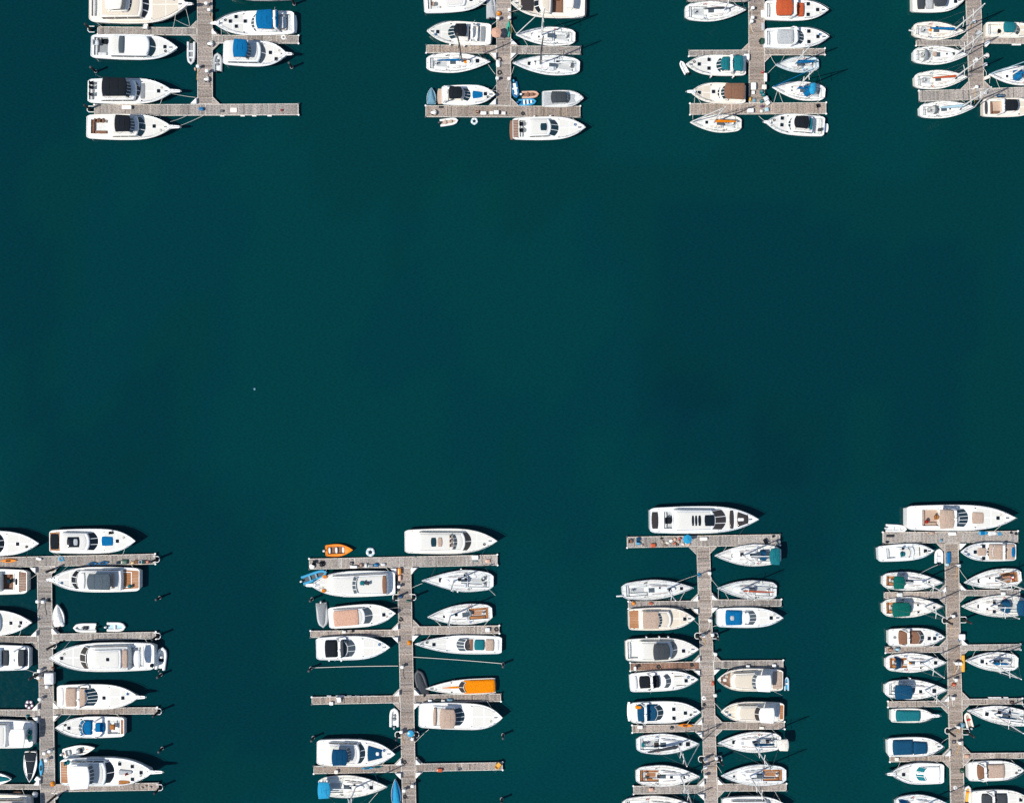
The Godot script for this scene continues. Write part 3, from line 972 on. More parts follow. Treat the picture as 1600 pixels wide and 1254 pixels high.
func boat_lines(o, d: Dictionary):
	for u in [-0.44, 0.38]:
		var x: float = u * B.L
		var pick := []
		for s in [-1.0, 1.0]:
			var a := Vector3(x, sheer(x) + 0.02, s * (half_at(x) - 0.06))
			var w: Vector3 = o.transform * a
			var q := dock_point(w + Vector3(B.fwd) * (0.9 if u < 0 else -0.9))
			var dist := Vector2(q.x - w.x, q.z - w.z).length()
			if pick.is_empty() or dist < pick[0]: pick = [dist, a, o.transform.affine_inverse() * q]
		if pick[0] < 4.5:
			var pts := []
			for i in 6:
				var t := i / 5.0
				pts.append((pick[1] as Vector3).lerp(pick[2], t) - Vector3(0, sin(t * PI) * 0.08, 0))
			var st := sf()
			tube(st, pts, 0.028, 5)
			put(st, "mooring_line", mat("rope", ["rope", "rope", "dgrey", "rope", "navy"][fleet_n % 5]), o)
	for m in d.get("ml", []):
		var a: Vector3 = at(m[0], m[1], B.fb) - B.pos
		var b: Vector3 = at(m[2], m[3], TOP + 0.1) - B.pos
		var th: float = o.rotation.y
		a = a.rotated(Vector3.UP, -th); b = b.rotated(Vector3.UP, -th)
		var pts := []
		for i in 7:
			var t := i / 6.0
			pts.append(a.lerp(b, t) - Vector3(0, sin(t * PI) * 0.25, 0))
		var st := sf()
		tube(st, pts, 0.03, 5)
		put(st, "mooring_line", mat("rope", "rope"), o)
	for m in d.get("fd", []):     # fenders over the side: x and +1 / -1 for the lower / upper side of the plan
		var x := lx(m[0], B.fb)
		var s: float = m[1] * (1.0 if B.fwd.x > 0 else -1.0)
		var z := s * (half_at(x) + 0.12)
		var y: float = sheer(x) - 0.55
		var st := sf()
		tube(st, [Vector3(x, y - 0.42, z), Vector3(x, y - 0.33, z), Vector3(x, y + 0.33, z), Vector3(x, y + 0.42, z)], 0.13, 8)
		tube(st, [Vector3(x, y + 0.4, z), Vector3(x, y + 0.56, z - s * 0.1)], 0.02, 4)
		put(st, "fender", mat("rubber", "white"), o)

func motorboat(d: Dictionary):
	var o := start_boat(d, d.get("n", "motor_yacht"), d.get("c", "motorboat"))
	var sg: float = 1.0 if B.fwd.x > 0 else -1.0
	var fb: float = B.fb
	var ops: Array = d.f
	var pits := []
	for q in ops:
		if q[0] == "pit":
			var xa := lx(q[1], fb); var xb := lx(q[2], fb)
			var lo := minf(xa, xb); var hi := maxf(xa, xb)
			var hw := minf(q[3] * CELL, minf(half_at(lo), half_at(hi)) - 0.25)
			pits.append([lo, hi, hw, q[4], q[5] if q.size() > 5 else 0.6])
	hull(o, d, pits)
	for p in pits:
		var y0 = cockpit(o, p, d.get("hc", "white"))
		# bench across the after end and along one side
		if p[1] - p[0] > 0.9:
			var sc: String = d.get("sc", "pale")
			cushion(o, "bench_seat", p[0] + 0.04, p[0] + 0.5, p[2] - 0.05, p[2] - 0.05, y0, 0.38, sc)
			if p[1] - p[0] > 1.6:
				var st := sf()
				block(st, outl(p[0] + 0.56, p[1] - 0.3, 0.24, 0.24, 0.06, 0.06, 3), [[y0, 0.0], [y0 + 0.32, 0.0], [y0 + 0.38, 0.05]], 0.02, p[2] - 0.3)
				put(st, "bench_seat", mat("cloth", sc), o)
	var tops := [0.0, 0.0, 0.0]
	for q in ops:
		var lv := 0
		match q[0]:
			"H":     # x0 x1 halfwidth height level [colour]
				lv = q[5] if q.size() > 5 else 0
				var xm0 := lx((q[1] + q[2]) / 2.0, fb)
				var yb: float = deck_y(xm0) if lv == 0 else tops[lv]
				var xa := lx(q[1], yb + q[4]); var xb := lx(q[2], yb + q[4])
				var lo := minf(xa, xb); var hi := maxf(xa, xb)
				var w: float = q[3] * CELL
				var w1 := minf(w * 0.95, half_at(hi) - 0.12) if lv == 0 else w * 0.95
				var w0 := minf(w, half_at(lo) - 0.12)
				tops[lv + 1] = house(o, lo, hi, w0, w1, yb, q[4], q[6] if q.size() > 6 else d.get("hc", "white"), lv == 0 and q[4] > 0.7 and hi - lo > 2.0, minf(0.45, w * 0.3), 0.12)
			"W":     # x0 x1 halfwidth level panes colour height
				lv = q[4]
				var hgt: float = q[7] if q.size() > 7 else 0.55
				var xm := lx((q[1] + q[2]) / 2.0, fb)
				var yb: float = deck_y(xm) + 0.02 if lv == 0 else tops[lv]
				var yt: float = yb + hgt
				if lv == 0 and tops[1] > 0 and q.size() <= 7: yt = tops[1] - 0.02
				var xa := lx(q[1], (yb + yt) / 2.0); var xb := lx(q[2], (yb + yt) / 2.0)
				var lo := minf(xa, xb); var hi := maxf(xa, xb)
				var w: float = q[3] * CELL
				var bulge := minf(w * 0.55, 0.8) if lv == 0 else minf(w * 0.4, 0.4)
				windshield(o, lo, hi, w * 0.88, minf(w, half_at(hi - bulge * 0.5) - 0.12) if lv == 0 else w, yb, yt, q[5], q[6], bulge * 0.7, bulge)
			"C":     # x0 x1 halfwidth colour height [kind]
				var xm := lx((q[1] + q[2]) / 2.0, fb)
				var yd := deck_y(xm)
				var y: float = yd + q[5]
				var xa := lx(q[1], y); var xb := lx(q[2], y)
				var kind: String = q[6] if q.size() > 6 else "cloth"
				canopy(o, minf(xa, xb), maxf(xa, xb), q[3] * CELL, y, maxf(yd, tops[1] - 0.1), q[4], kind, "canopy" if kind == "cloth" else "hardtop")
			"P":     # x0 x1 halfwidth colour level [thickness] [centre y] [front width factor] [kind] [name]
				lv = q[5] if q.size() > 5 else 0
				var th: float = q[6] if q.size() > 6 else 0.12
				var xm := lx((q[1] + q[2]) / 2.0, fb)
				var yb: float = (deck_y(xm) - 0.03) if lv == 0 else tops[lv] + 0.035
				var xa := lx(q[1], yb + th); var xb := lx(q[2], yb + th)
				var lo := minf(xa, xb); var hi := maxf(xa, xb)
				var zo := 0.0
				if q.size() > 7 and q[7] != null: zo = lz((q[1] + q[2]) / 2.0, q[7], yb + th)
				var k: float = q[8] if q.size() > 8 else 1.0
				var gl: bool = q[4] in ["glass", "tealglass", "greyglass", "brownglass"]
				var w: float = q[3] * CELL
				if lv == 0 and zo == 0.0: th += 0.06
				cushion(o, q[9] if q.size() > 9 else ("roof_window" if gl else "sun_pad"), lo, hi, minf(w, half_at(lo) - 0.08), minf(w * k, half_at(hi) - 0.05), yb, th, q[4], zo, "glass" if gl else "cloth")
			"T":     # teak: x0 x1 halfwidth colour
				var xa := lx(q[1], fb); var xb := lx(q[2], fb)
				var lo := minf(xa, xb); var hi := maxf(xa, xb)
				var n := maxi(3, int(q[3] * CELL * 2.0 / 0.25))
				var st := sf(false)
				var w: float = q[3] * CELL
				var w0 := minf(w, half_at(lo) - 0.12); var w1 := minf(w, half_at(hi) - 0.12)
				for j in n:
					var z0 := -1.0 + 2.0 * j / n + 0.012; var z1 := -1.0 + 2.0 * (j + 1) / n - 0.012
					var ya := deck_y(lo) + 0.06; var yb := deck_y(hi) + 0.06
					quad(st, Vector3(lo, ya, z0 * w0), Vector3(hi, yb, z0 * w1), Vector3(hi, yb, z1 * w1), Vector3(lo, ya, z1 * w0))
					quad(st, Vector3(lo, ya - 0.05, z0 * w0), Vector3(hi, yb - 0.05, z0 * w1), Vector3(hi, yb, z0 * w1), Vector3(lo, ya, z0 * w0))
				for x in [lo, hi]:
					var wq := w0 if x == lo else w1
					quad(st, Vector3(x, deck_y(x) - 0.03, -wq), Vector3(x, deck_y(x) + 0.06, -wq), Vector3(x, deck_y(x) + 0.06, wq), Vector3(x, deck_y(x) - 0.03, wq))
				put(st, "teak_deck", mat("teak", q[4]), o)
			"h":     # hatch x y [level]
				lv = q[3] if q.size() > 3 else 0
				var x := lx(q[1], fb if lv == 0 else tops[lv])
				var y: float = deck_y(x) + 0.03 if lv == 0 else tops[lv] + 0.04
				hatch(o, x, lz(q[1], q[2], y), y)
			"A":     # arch x halfwidth height
				var x := lx(q[1], fb + q[3])
				arch(o, x, minf(q[2] * CELL, half_at(x) - 0.12), deck_y(x), q[3])
			"S":     # seat x y halfsize colour [level]
				lv = q[5] if q.size() > 5 else 0
				var x := lx(q[1], fb)
				var y: float = deck_y(x) - 0.03 if lv == 0 else tops[lv] - 0.02
				var z := lz(q[1], q[2], y + 0.4)
				var s: float = q[3] * CELL
				var k = cushion(o, "seat", x - s, x + s, s, s, y, 0.4, q[4], z)
				var st := sf()
				block(st, outl(x - s - 0.08, x - s + 0.06, s, s, 0.03, 0.03, 3), [[y + 0.3, 0.0], [y + 0.75, 0.0], [y + 0.8, 0.03]], 0.0, z)
				put(st, "backrest", mat("cloth", q[4]), k)
			"plat":  # swim platform reaching aft to grid x, half width, colour
				var xa := lx(q[1], 0.4)
				var st := sf(false)
				block(st, outl(minf(xa, -B.L / 2.0 - 0.2), -B.L / 2.0 + 0.02, q[2] * CELL, q[2] * CELL, 0.02, 0.15, 3), [[0.28, 0.03], [0.36, 0.0], [0.4, 0.02]])
				put(st, "swim_platform", mat("teak" if q[3] in ["teak", "brown"] else "gel", q[3]), o)
			"flag":
				var x := lx(q[1], fb)
				var z := lz(q[1], q[2], fb + 2)
				var st := sf()
				tube(st, [Vector3(x, deck_y(x), z), Vector3(x, deck_y(x) + 2.4, z)], 0.02, 4)
				var k := put(st, "flag_staff", mat("gel", "white"), o)
				var fl := sf()
				for i in 5:
					var a := i / 5.0; var b := (i + 1) / 5.0
					quad(fl, Vector3(x - a * 0.9, deck_y(x) + 2.35 - a * 0.5, z + 0.1 * sin(a * 6)), Vector3(x - b * 0.9, deck_y(x) + 2.35 - b * 0.5, z + 0.1 * sin(b * 6)), Vector3(x - b * 0.7, deck_y(x) + 1.8 - b * 0.3, z + 0.45 + 0.1 * sin(b * 6)), Vector3(x - a * 0.7, deck_y(x) + 1.8 - a * 0.3, z + 0.45 + 0.1 * sin(a * 6)))
				put(fl, "flag", mat("cloth", q[3]), k)
			"ant":   # whip antenna x, side, length
				var x := lx(q[1], fb)
				var st := sf()
				var z: float = q[2] * sg * (B.bw * 0.75)
				tube(st, [Vector3(x, deck_y(x), z), Vector3(x - q[3] * 0.35, deck_y(x) + q[3], z * 1.05)], 0.022, 4, 0.012)
				put(st, "antenna", mat("gel", "white"), o)
	if d.get("pp", 0.0) > 0.0: pulpit(o, d.pp * CELL)
	var xr: float = B.L * d.get("rail", 0.12)
	if d.get("rail", 0.12) < 0.45: rail(o, xr, B.L / 2.0 - 0.12)
	# cleats and bitts on deck
	for q in [[0.4, 0.5], [-0.42, 0.8]]:
		for s in [-1.0, 1.0]:
			var x: float = B.L * q[0]
			var c := sf()
			tube(c, [Vector3(x - 0.13, deck_y(x) + 0.1, s * (half_at(x) - 0.2)), Vector3(x + 0.13, deck_y(x) + 0.1, s * (half_at(x) - 0.2))], 0.025, 5)
			put(c, "cleat", mat("metal", "steel"), o)
	# small gear: coiled dock line, a pair of vents
	if B.L > 8.0:
		var rc := sf()
		var xr2: float = B.L * 0.36
		torus(rc, Vector3(xr2, deck_y(xr2) + 0.09, half_at(xr2) * (0.45 if fleet_n % 2 == 0 else -0.45)), 0.17, 0.045, 12, 5)
		torus(rc, Vector3(xr2 + 0.02, deck_y(xr2) + 0.15, half_at(xr2) * (0.45 if fleet_n % 2 == 0 else -0.45)), 0.13, 0.04, 12, 5)
		put(rc, "rope_coil", mat("rope", ["rope", "blue", "dgrey", "rope"][fleet_n % 4]), o)
		for s in [-1.0, 1.0]:
			var vt := sf()
			var xv: float = B.L * 0.13
			ball(vt, Vector3(xv, deck_y(xv) + 0.06, s * half_at(xv) * 0.78), Vector3(0.14, 0.1, 0.1), 8, 4)
			put(vt, "vent", mat("gel", "dgrey" if fleet_n % 3 == 0 else "silver"), o)
	var nc := "nonskidcream" if d.get("hc", "white") == "cream" else "nonskid"
	if B.L > 8.0 and not d.has("plain"):
		nonskid(o, [[0.14, 0.27, 0.0, 0.34], [0.28, 0.4, 0.0, 0.32]], nc)
		nonskid(o, [[-0.3, -0.1, 0.86, 0.14], [-0.09, 0.12, 0.86, 0.14]], nc)
	if B.fb > 1.45: hull_windows(o, [[-0.3, -0.2], [-0.1, 0.02], [0.08, 0.18]])
	else: hull_windows(o, [[-0.02, 0.05], [0.12, 0.18]])
	if B.L > 7.0:
		var xw: float = B.L * 0.43
		var wl := sf()
		tube(wl, [Vector3(xw, deck_y(xw) + 0.02, 0), Vector3(xw, deck_y(xw) + 0.2, 0)], 0.12, 8)
		bx(wl, Vector3(xw - 0.22, deck_y(xw) + 0.08, 0), Vector3(0.3, 0.13, 0.22))
		put(wl, "windlass", mat("metal", "steel"), o)
	boat_lines(o, d)

func sailboat(d: Dictionary):
	d.k = "s"
	if not d.has("fb"): d.fb = 1.05
	var o := start_boat(d, d.get("n", "sailboat"), "sailboat")
	var fb: float = B.fb
	var pits := []
	var L: float = B.L
	var pa: float = -L * 0.44; var pb: float = -L * 0.14
	if d.has("pit"):
		var xa := lx(d.pit[0], fb); var xb := lx(d.pit[1], fb)
		pa = minf(xa, xb); pb = maxf(xa, xb)
	var pw := minf(B.bw * 0.62, half_at(pa) - 0.3)
	pits.append([pa, pb, pw, "pale", 0.55])
	hull(o, d, pits)
	var y0 = cockpit(o, pits[0], d.get("hc", "white"))
	var ck := "teak" if d.get("teak", false) else "gel"
	var cc := "teak" if d.get("teak", false) else "pale"
	for s in [-1.0, 1.0]:
		var st := sf()
		block(st, outl(pa + 0.5, pb - 0.1, 0.2, 0.2, 0.05, 0.05, 3), [[y0, 0.0], [y0 + 0.32, 0.0], [y0 + 0.36, 0.03]], 0.0, s * (pw - 0.24))
		put(st, "cockpit_bench", mat(ck, cc), o)
	var ab := sf()
	block(ab, outl(pa + 0.03, pa + 0.42, pw - 0.06, pw - 0.06, 0.05, 0.03, 3), [[y0, 0.0], [y0 + 0.33, 0.0], [y0 + 0.37, 0.03]])
	put(ab, "cockpit_bench", mat(ck, cc), o)
	var gt := sf(false)
	for i in 5: bx(gt, Vector3((pa + pb) / 2.0 + 0.2, y0 + 0.025, (i - 2) * 0.13), Vector3((pb - pa) * 0.55, 0.03, 0.1))
	put(gt, "floor_grating", mat("teak", "teak") if d.get("teak", false) else mat("rough", "silver"), o)
	# wheel(s)
	var zs := [0.0]
	if d.get("twin", false): zs = [-pw * 0.5, pw * 0.5]
	for z in zs:
		var ws := sf()
		var bs := Basis(Vector3(0, 0, 1), PI / 2 - 0.35)
		torus(ws, Vector3(pa + 0.75, y0 + 0.95, z), 0.38, 0.025, 16, 5, bs)
		for a in 3:
			var v := bs * Vector3(cos(a * PI / 3), 0, sin(a * PI / 3)) * 0.38
			tube(ws, [Vector3(pa + 0.75, y0 + 0.95, z) - v, Vector3(pa + 0.75, y0 + 0.95, z) + v], 0.014, 4)
		var k := put(ws, "steering_wheel", mat("metal", "steel"), o)
		var pd := sf(false)
		bx(pd, Vector3(pa + 0.9, y0 + 0.45, z), Vector3(0.22, 0.9, 0.26))
		put(pd, "binnacle", mat("gel", "white"), k)
	# coachroof
	var ca := pb + 0.12; var cb: float = L * d.get("cf", 0.24)
	var cw: float = B.bw * 0.6
	var cst := sf()
	block(cst, outl(ca, cb, cw, minf(cw * 0.62, half_at(cb) - 0.2), 0.5, 0.05, 5), [[deck_y(ca) - 0.1, 0.0], [deck_y(ca) + 0.24, 0.06], [deck_y(ca) + 0.34, 0.16]], 0.08, 0.0, false)
	var cr := put(cst, "coachroof", mat("gel", d.get("dc", d.get("hc", "white"))), o)
	for s in [-1.0, 1.0]:
		for j in 3:
			var a := lerpf(ca + 0.2, cb - 0.9, j / 3.0); var b := lerpf(ca + 0.2, cb - 0.9, (j + 0.75) / 3.0)
			var wa := lerpf(cw, cw * 0.66, (a - ca) / (cb - ca)); var wb := lerpf(cw, cw * 0.66, (b - ca) / (cb - ca))
			var g := sf(false)
			var yd := deck_y(ca)
			quad(g, Vector3(a, yd + 0.07, s * (wa - 0.01)), Vector3(a, yd + 0.2, s * (wa - 0.03)), Vector3(b, yd + 0.2, s * (wb - 0.03)), Vector3(b, yd + 0.07, s * (wb - 0.01)))
			put(g, "cabin_window", mat("glass", "glass"), cr)
	var yr: float = deck_y(ca) + 0.38
	# companionway slide, handrails
	var sl := sf(false)
	bx(sl, Vector3(ca + 0.45, yr + 0.03, 0), Vector3(0.9, 0.07, 0.7))
	put(sl, "companionway_hatch", mat("glass", "greyglass"), o)
	for s in [-1.0, 1.0]:
		var hr := sf()
		tube(hr, [Vector3(ca + 0.4, yr + 0.05, s * cw * 0.72), Vector3(lerpf(ca, cb, 0.7), yr + 0.05, s * cw * 0.52)], 0.022, 4)
		put(hr, "handrail", mat("teak", "teak"), o)
	for h in d.get("hat", []):
		var x := lx(h[0], fb)
		var on := x > ca and x < cb - 0.3
		var y: float = yr if on else deck_y(x) + 0.03
		hatch(o, x, lz(h[0], h[1], y), y, h[2] if h.size() > 2 else 0.24, h[3] if h.size() > 3 else "glass")
	# mast, spreaders, boom, rigging
	var mx := lx(d.mast, fb)
	var mh: float = d.get("mh", 11.0) * 1.16
	var my: float = deck_y(mx) + (0.3 if mx < cb else 0.0)
	var ms := sf()
	var tip := Vector3(mx - 0.12, my + mh, 0)
	tube(ms, [Vector3(mx, my - 0.1, 0), Vector3(mx, my + mh * 0.6, 0), tip], 0.125, 8, 0.085)
	var mc: String = d.get("mc", "white")
	var mst := put(ms, "mast", mat("gel", mc), o)
	for f in ([0.36, 0.66] if mh > 10.5 else [0.52]):
		var sp := sf()
		var w: float = B.bw * 0.62 * (1.1 - f * 0.5)
		tube(sp, [Vector3(mx - 0.15, my + mh * f + 0.06, -w), Vector3(mx, my + mh * f, 0), Vector3(mx - 0.15, my + mh * f + 0.06, w)], 0.045, 6)
		put(sp, "spreader", mat("gel", mc), mst)
	for s in [-1.0, 1.0]:
		var rg := sf()
		var w: float = B.bw * 0.62 * 0.9
		tube(rg, [Vector3(mx - 0.2, sheer(mx) - 0.05, s * (half_at(mx) - 0.12)), Vector3(mx - 0.15, my + mh * 0.5, s * w), tip], 0.016, 4)
		tube(rg, [Vector3(mx - 0.5, sheer(mx) - 0.05, s * (half_at(mx) - 0.14)), Vector3(mx, my + mh * 0.5, 0)], 0.016, 4)
		put(rg, "shroud", mat("metal", "steel"), o)
	var bsy := sf()
	tube(bsy, [Vector3(-L / 2.0 + 0.1, sheer(-L / 2.0), 0), tip], 0.016, 4)
	put(bsy, "backstay", mat("metal", "steel"), o)
	var fsy := sf()
	tube(fsy, [Vector3(L / 2.0 - 0.1, sheer(L / 2.0), 0), tip], 0.016, 4)
	put(fsy, "forestay", mat("metal", "steel"), o)
	if d.get("genoa", "") != "":
		var gs := sf()
		var a := Vector3(L / 2.0 - 0.12, sheer(L / 2.0) + 0.3, 0)
		tube(gs, [a, a.lerp(tip, 0.04), a.lerp(tip, 0.5), a.lerp(tip, 0.93)], 0.1, 7, 0.05)
		put(gs, "furled_genoa", mat("cloth", d.genoa), o)
	if d.has("boom"):
		var zo := 0.0
		var be := lx(d.boom[0], fb + 1.4)
		if d.boom.size() > 1: zo = lz(d.boom[0], B.cy + (d.boom[0] - B.cx) * B.slope + d.boom[1], fb + 1.4)
		var bst := sf()
		var p0 := Vector3(mx - 0.1, my + 1.05, 0); var p1 := Vector3(be, my + 1.0, zo)
		tube(bst, [p0, p1], 0.07, 7)
		var bo := put(bst, "boom", mat("gel", "white"), o)
		if d.has("cov"):
			var cs := sf()
			var pts := []
			var r0: float = d.get("cr", 0.26)
			var rings := []
			for i in 11:
				var t := i / 10.0
				var c := p0.lerp(p1, lerpf(-0.01, 0.96, t)) + Vector3(0, 0.1 + 0.1 * (1.0 - t), 0)
				var rr := r0 * lerpf(1.0, 0.5, t) * (0.55 if i == 0 or i == 10 else 1.0) * (1.0 + 0.09 * sin(i * 2.4))
				var dir := (p1 - p0).normalized()
				var u := dir.cross(Vector3.UP).normalized()
				var ring := PackedVector3Array()
				for k in 9:
					var a := TAU * k / 9.0
					ring.append(c + (u * cos(a) + Vector3.UP * sin(a) * 1.15) * rr)
				rings.append(ring)
			loft(cs, rings)
			flat(cs)
			fan(cs, rings[0], false); fan(cs, rings[-1], true)
			put(cs, "sail_cover", mat("cloth", d.cov), bo)
	if d.has("dod"):
		var q = d.dod
		var xa := lx(q[0], fb + 1.2); var xb := lx(q[1], fb + 1.2)
		var lo := minf(xa, xb); var hi := maxf(xa, xb)
		var st := sf()
		var yd := deck_y(lo)
		var w: float = q[2] * CELL
		var rings := []
		for i in 5:
			var t := i / 4.0
			var ring := PackedVector3Array()
			var hh := lerpf(1.25, 0.35, pow(t, 1.6))
			for k in 11:
				var a := -1.0 + 2.0 * k / 10.0
				ring.append(Vector3(lerpf(lo, hi, t) - 0.25 * pow(absf(a), 2.0) * t, yd + hh * pow(maxf(0.0, 1.0 - pow(absf(a), 4.0)), 0.5), a * w * lerpf(1.0, 0.86, t)))
			rings.append(ring)
		loft(st, rings, false)
		var k := put(st, "dodger", mat("cloth", q[3]), o)
		var g := sf()
		bx(g, Vector3(hi - (hi - lo) * 0.14, yd + 0.62, 0), Vector3(0.3, 0.03, w * 0.8), Basis(Vector3(0, 0, 1), -0.75))
		put(g, "dodger_window", mat("glass", "greyglass"), k)
	if d.has("bim"):
		var q = d.bim
		var y := fb + 1.8
		var xa := lx(q[0], y); var xb := lx(q[1], y)
		canopy(o, minf(xa, xb), maxf(xa, xb), q[2] * CELL, y, deck_y(minf(xa, xb)), q[3], "cloth", "bimini")
	for q in d.get("pad", []):
		var x := lx(q[0], fb)
		cushion(o, q[4] if q.size() > 4 else "cushion", x - q[2] * CELL, x + q[2] * CELL, q[2] * CELL, q[2] * CELL, (yr if x > ca else y0 + 0.36), 0.16, q[3], lz(q[0], q[1], fb))
	if L > 9.6:
		var lr := sf()
		var xl: float = mx + 1.0
		block(lr, outl(xl - 0.3, xl + 0.3, 0.24, 0.24, 0.12, 0.12, 3), [[yr - 0.05, 0.0], [yr + 0.14, 0.0], [yr + 0.22, 0.06]], 0.02, 0.0)
		if fleet_n % 2 == 0: put(lr, "life_raft", mat("gel", "white"), o)
	for s in [-1.0, 1.0]:
		var rt := sf()
		torus(rt, Vector3(pb - 0.15, deck_y(pb) + 0.1, s * (pw + 0.3)), 0.13, 0.035, 10, 5)
		put(rt, "rope_coil", mat("rope", ["blue", "rope", "red", "dgrey"][(fleet_n + int(s)) % 4]), o)
	# pulpit and lifelines
	rail(o, L * 0.3, L / 2.0 - 0.1, 0.6, "bow_pulpit")
	nonskid(o, [[0.25, 0.33, 0.0, 0.24], [0.34, 0.42, 0.0, 0.22]], "nonskid")
	nonskid(o, [[-0.38, -0.16, 0.7, 0.16], [-0.14, 0.04, 0.68, 0.16], [0.06, 0.22, 0.62, 0.18]], "nonskid")
	for s in [-1.0, 1.0]:
		var ll := sf()
		var pts := []
		for i in 8:
			var x := lerpf(-L * 0.47, L * 0.3, i / 7.0)
			var p := Vector3(x, sheer(x) + 0.58, s * maxf(half_at(x) - 0.1, 0.05))
			pts.append(p)
			tube(ll, [Vector3(p.x, sheer(p.x) - 0.02, p.z), p], 0.018, 4)
		tube(ll, pts, 0.016, 4)
		put(ll, "lifeline", mat("metal", "steel"), o)
	for s in [-1.0, 1.0]:
		var w := sf()
		tube(w, [Vector3(pb - 0.5, deck_y(pb) + 0.03, s * (pw + 0.22)), Vector3(pb - 0.5, deck_y(pb) + 0.22, s * (pw + 0.22))], 0.085, 8)
		put(w, "winch", mat("metal", "steel"), o)
	if d.has("plank"):
		var a: Vector3 = at(d.plank[0], d.plank[1], fb) - B.pos
		a = a.rotated(Vector3.UP, -o.rotation.y)
		var p := sf(false)
		var b := Vector3(-L / 2.0 + 0.1, fb, clampf(a.z, -0.8, 0.8))
		tube(p, [b, Vector3(a.x, fb + 0.25, a.z)], 0.14, 4)
		put(p, "boarding_plank", mat("gel", "white"), o)
	boat_lines(o, d)

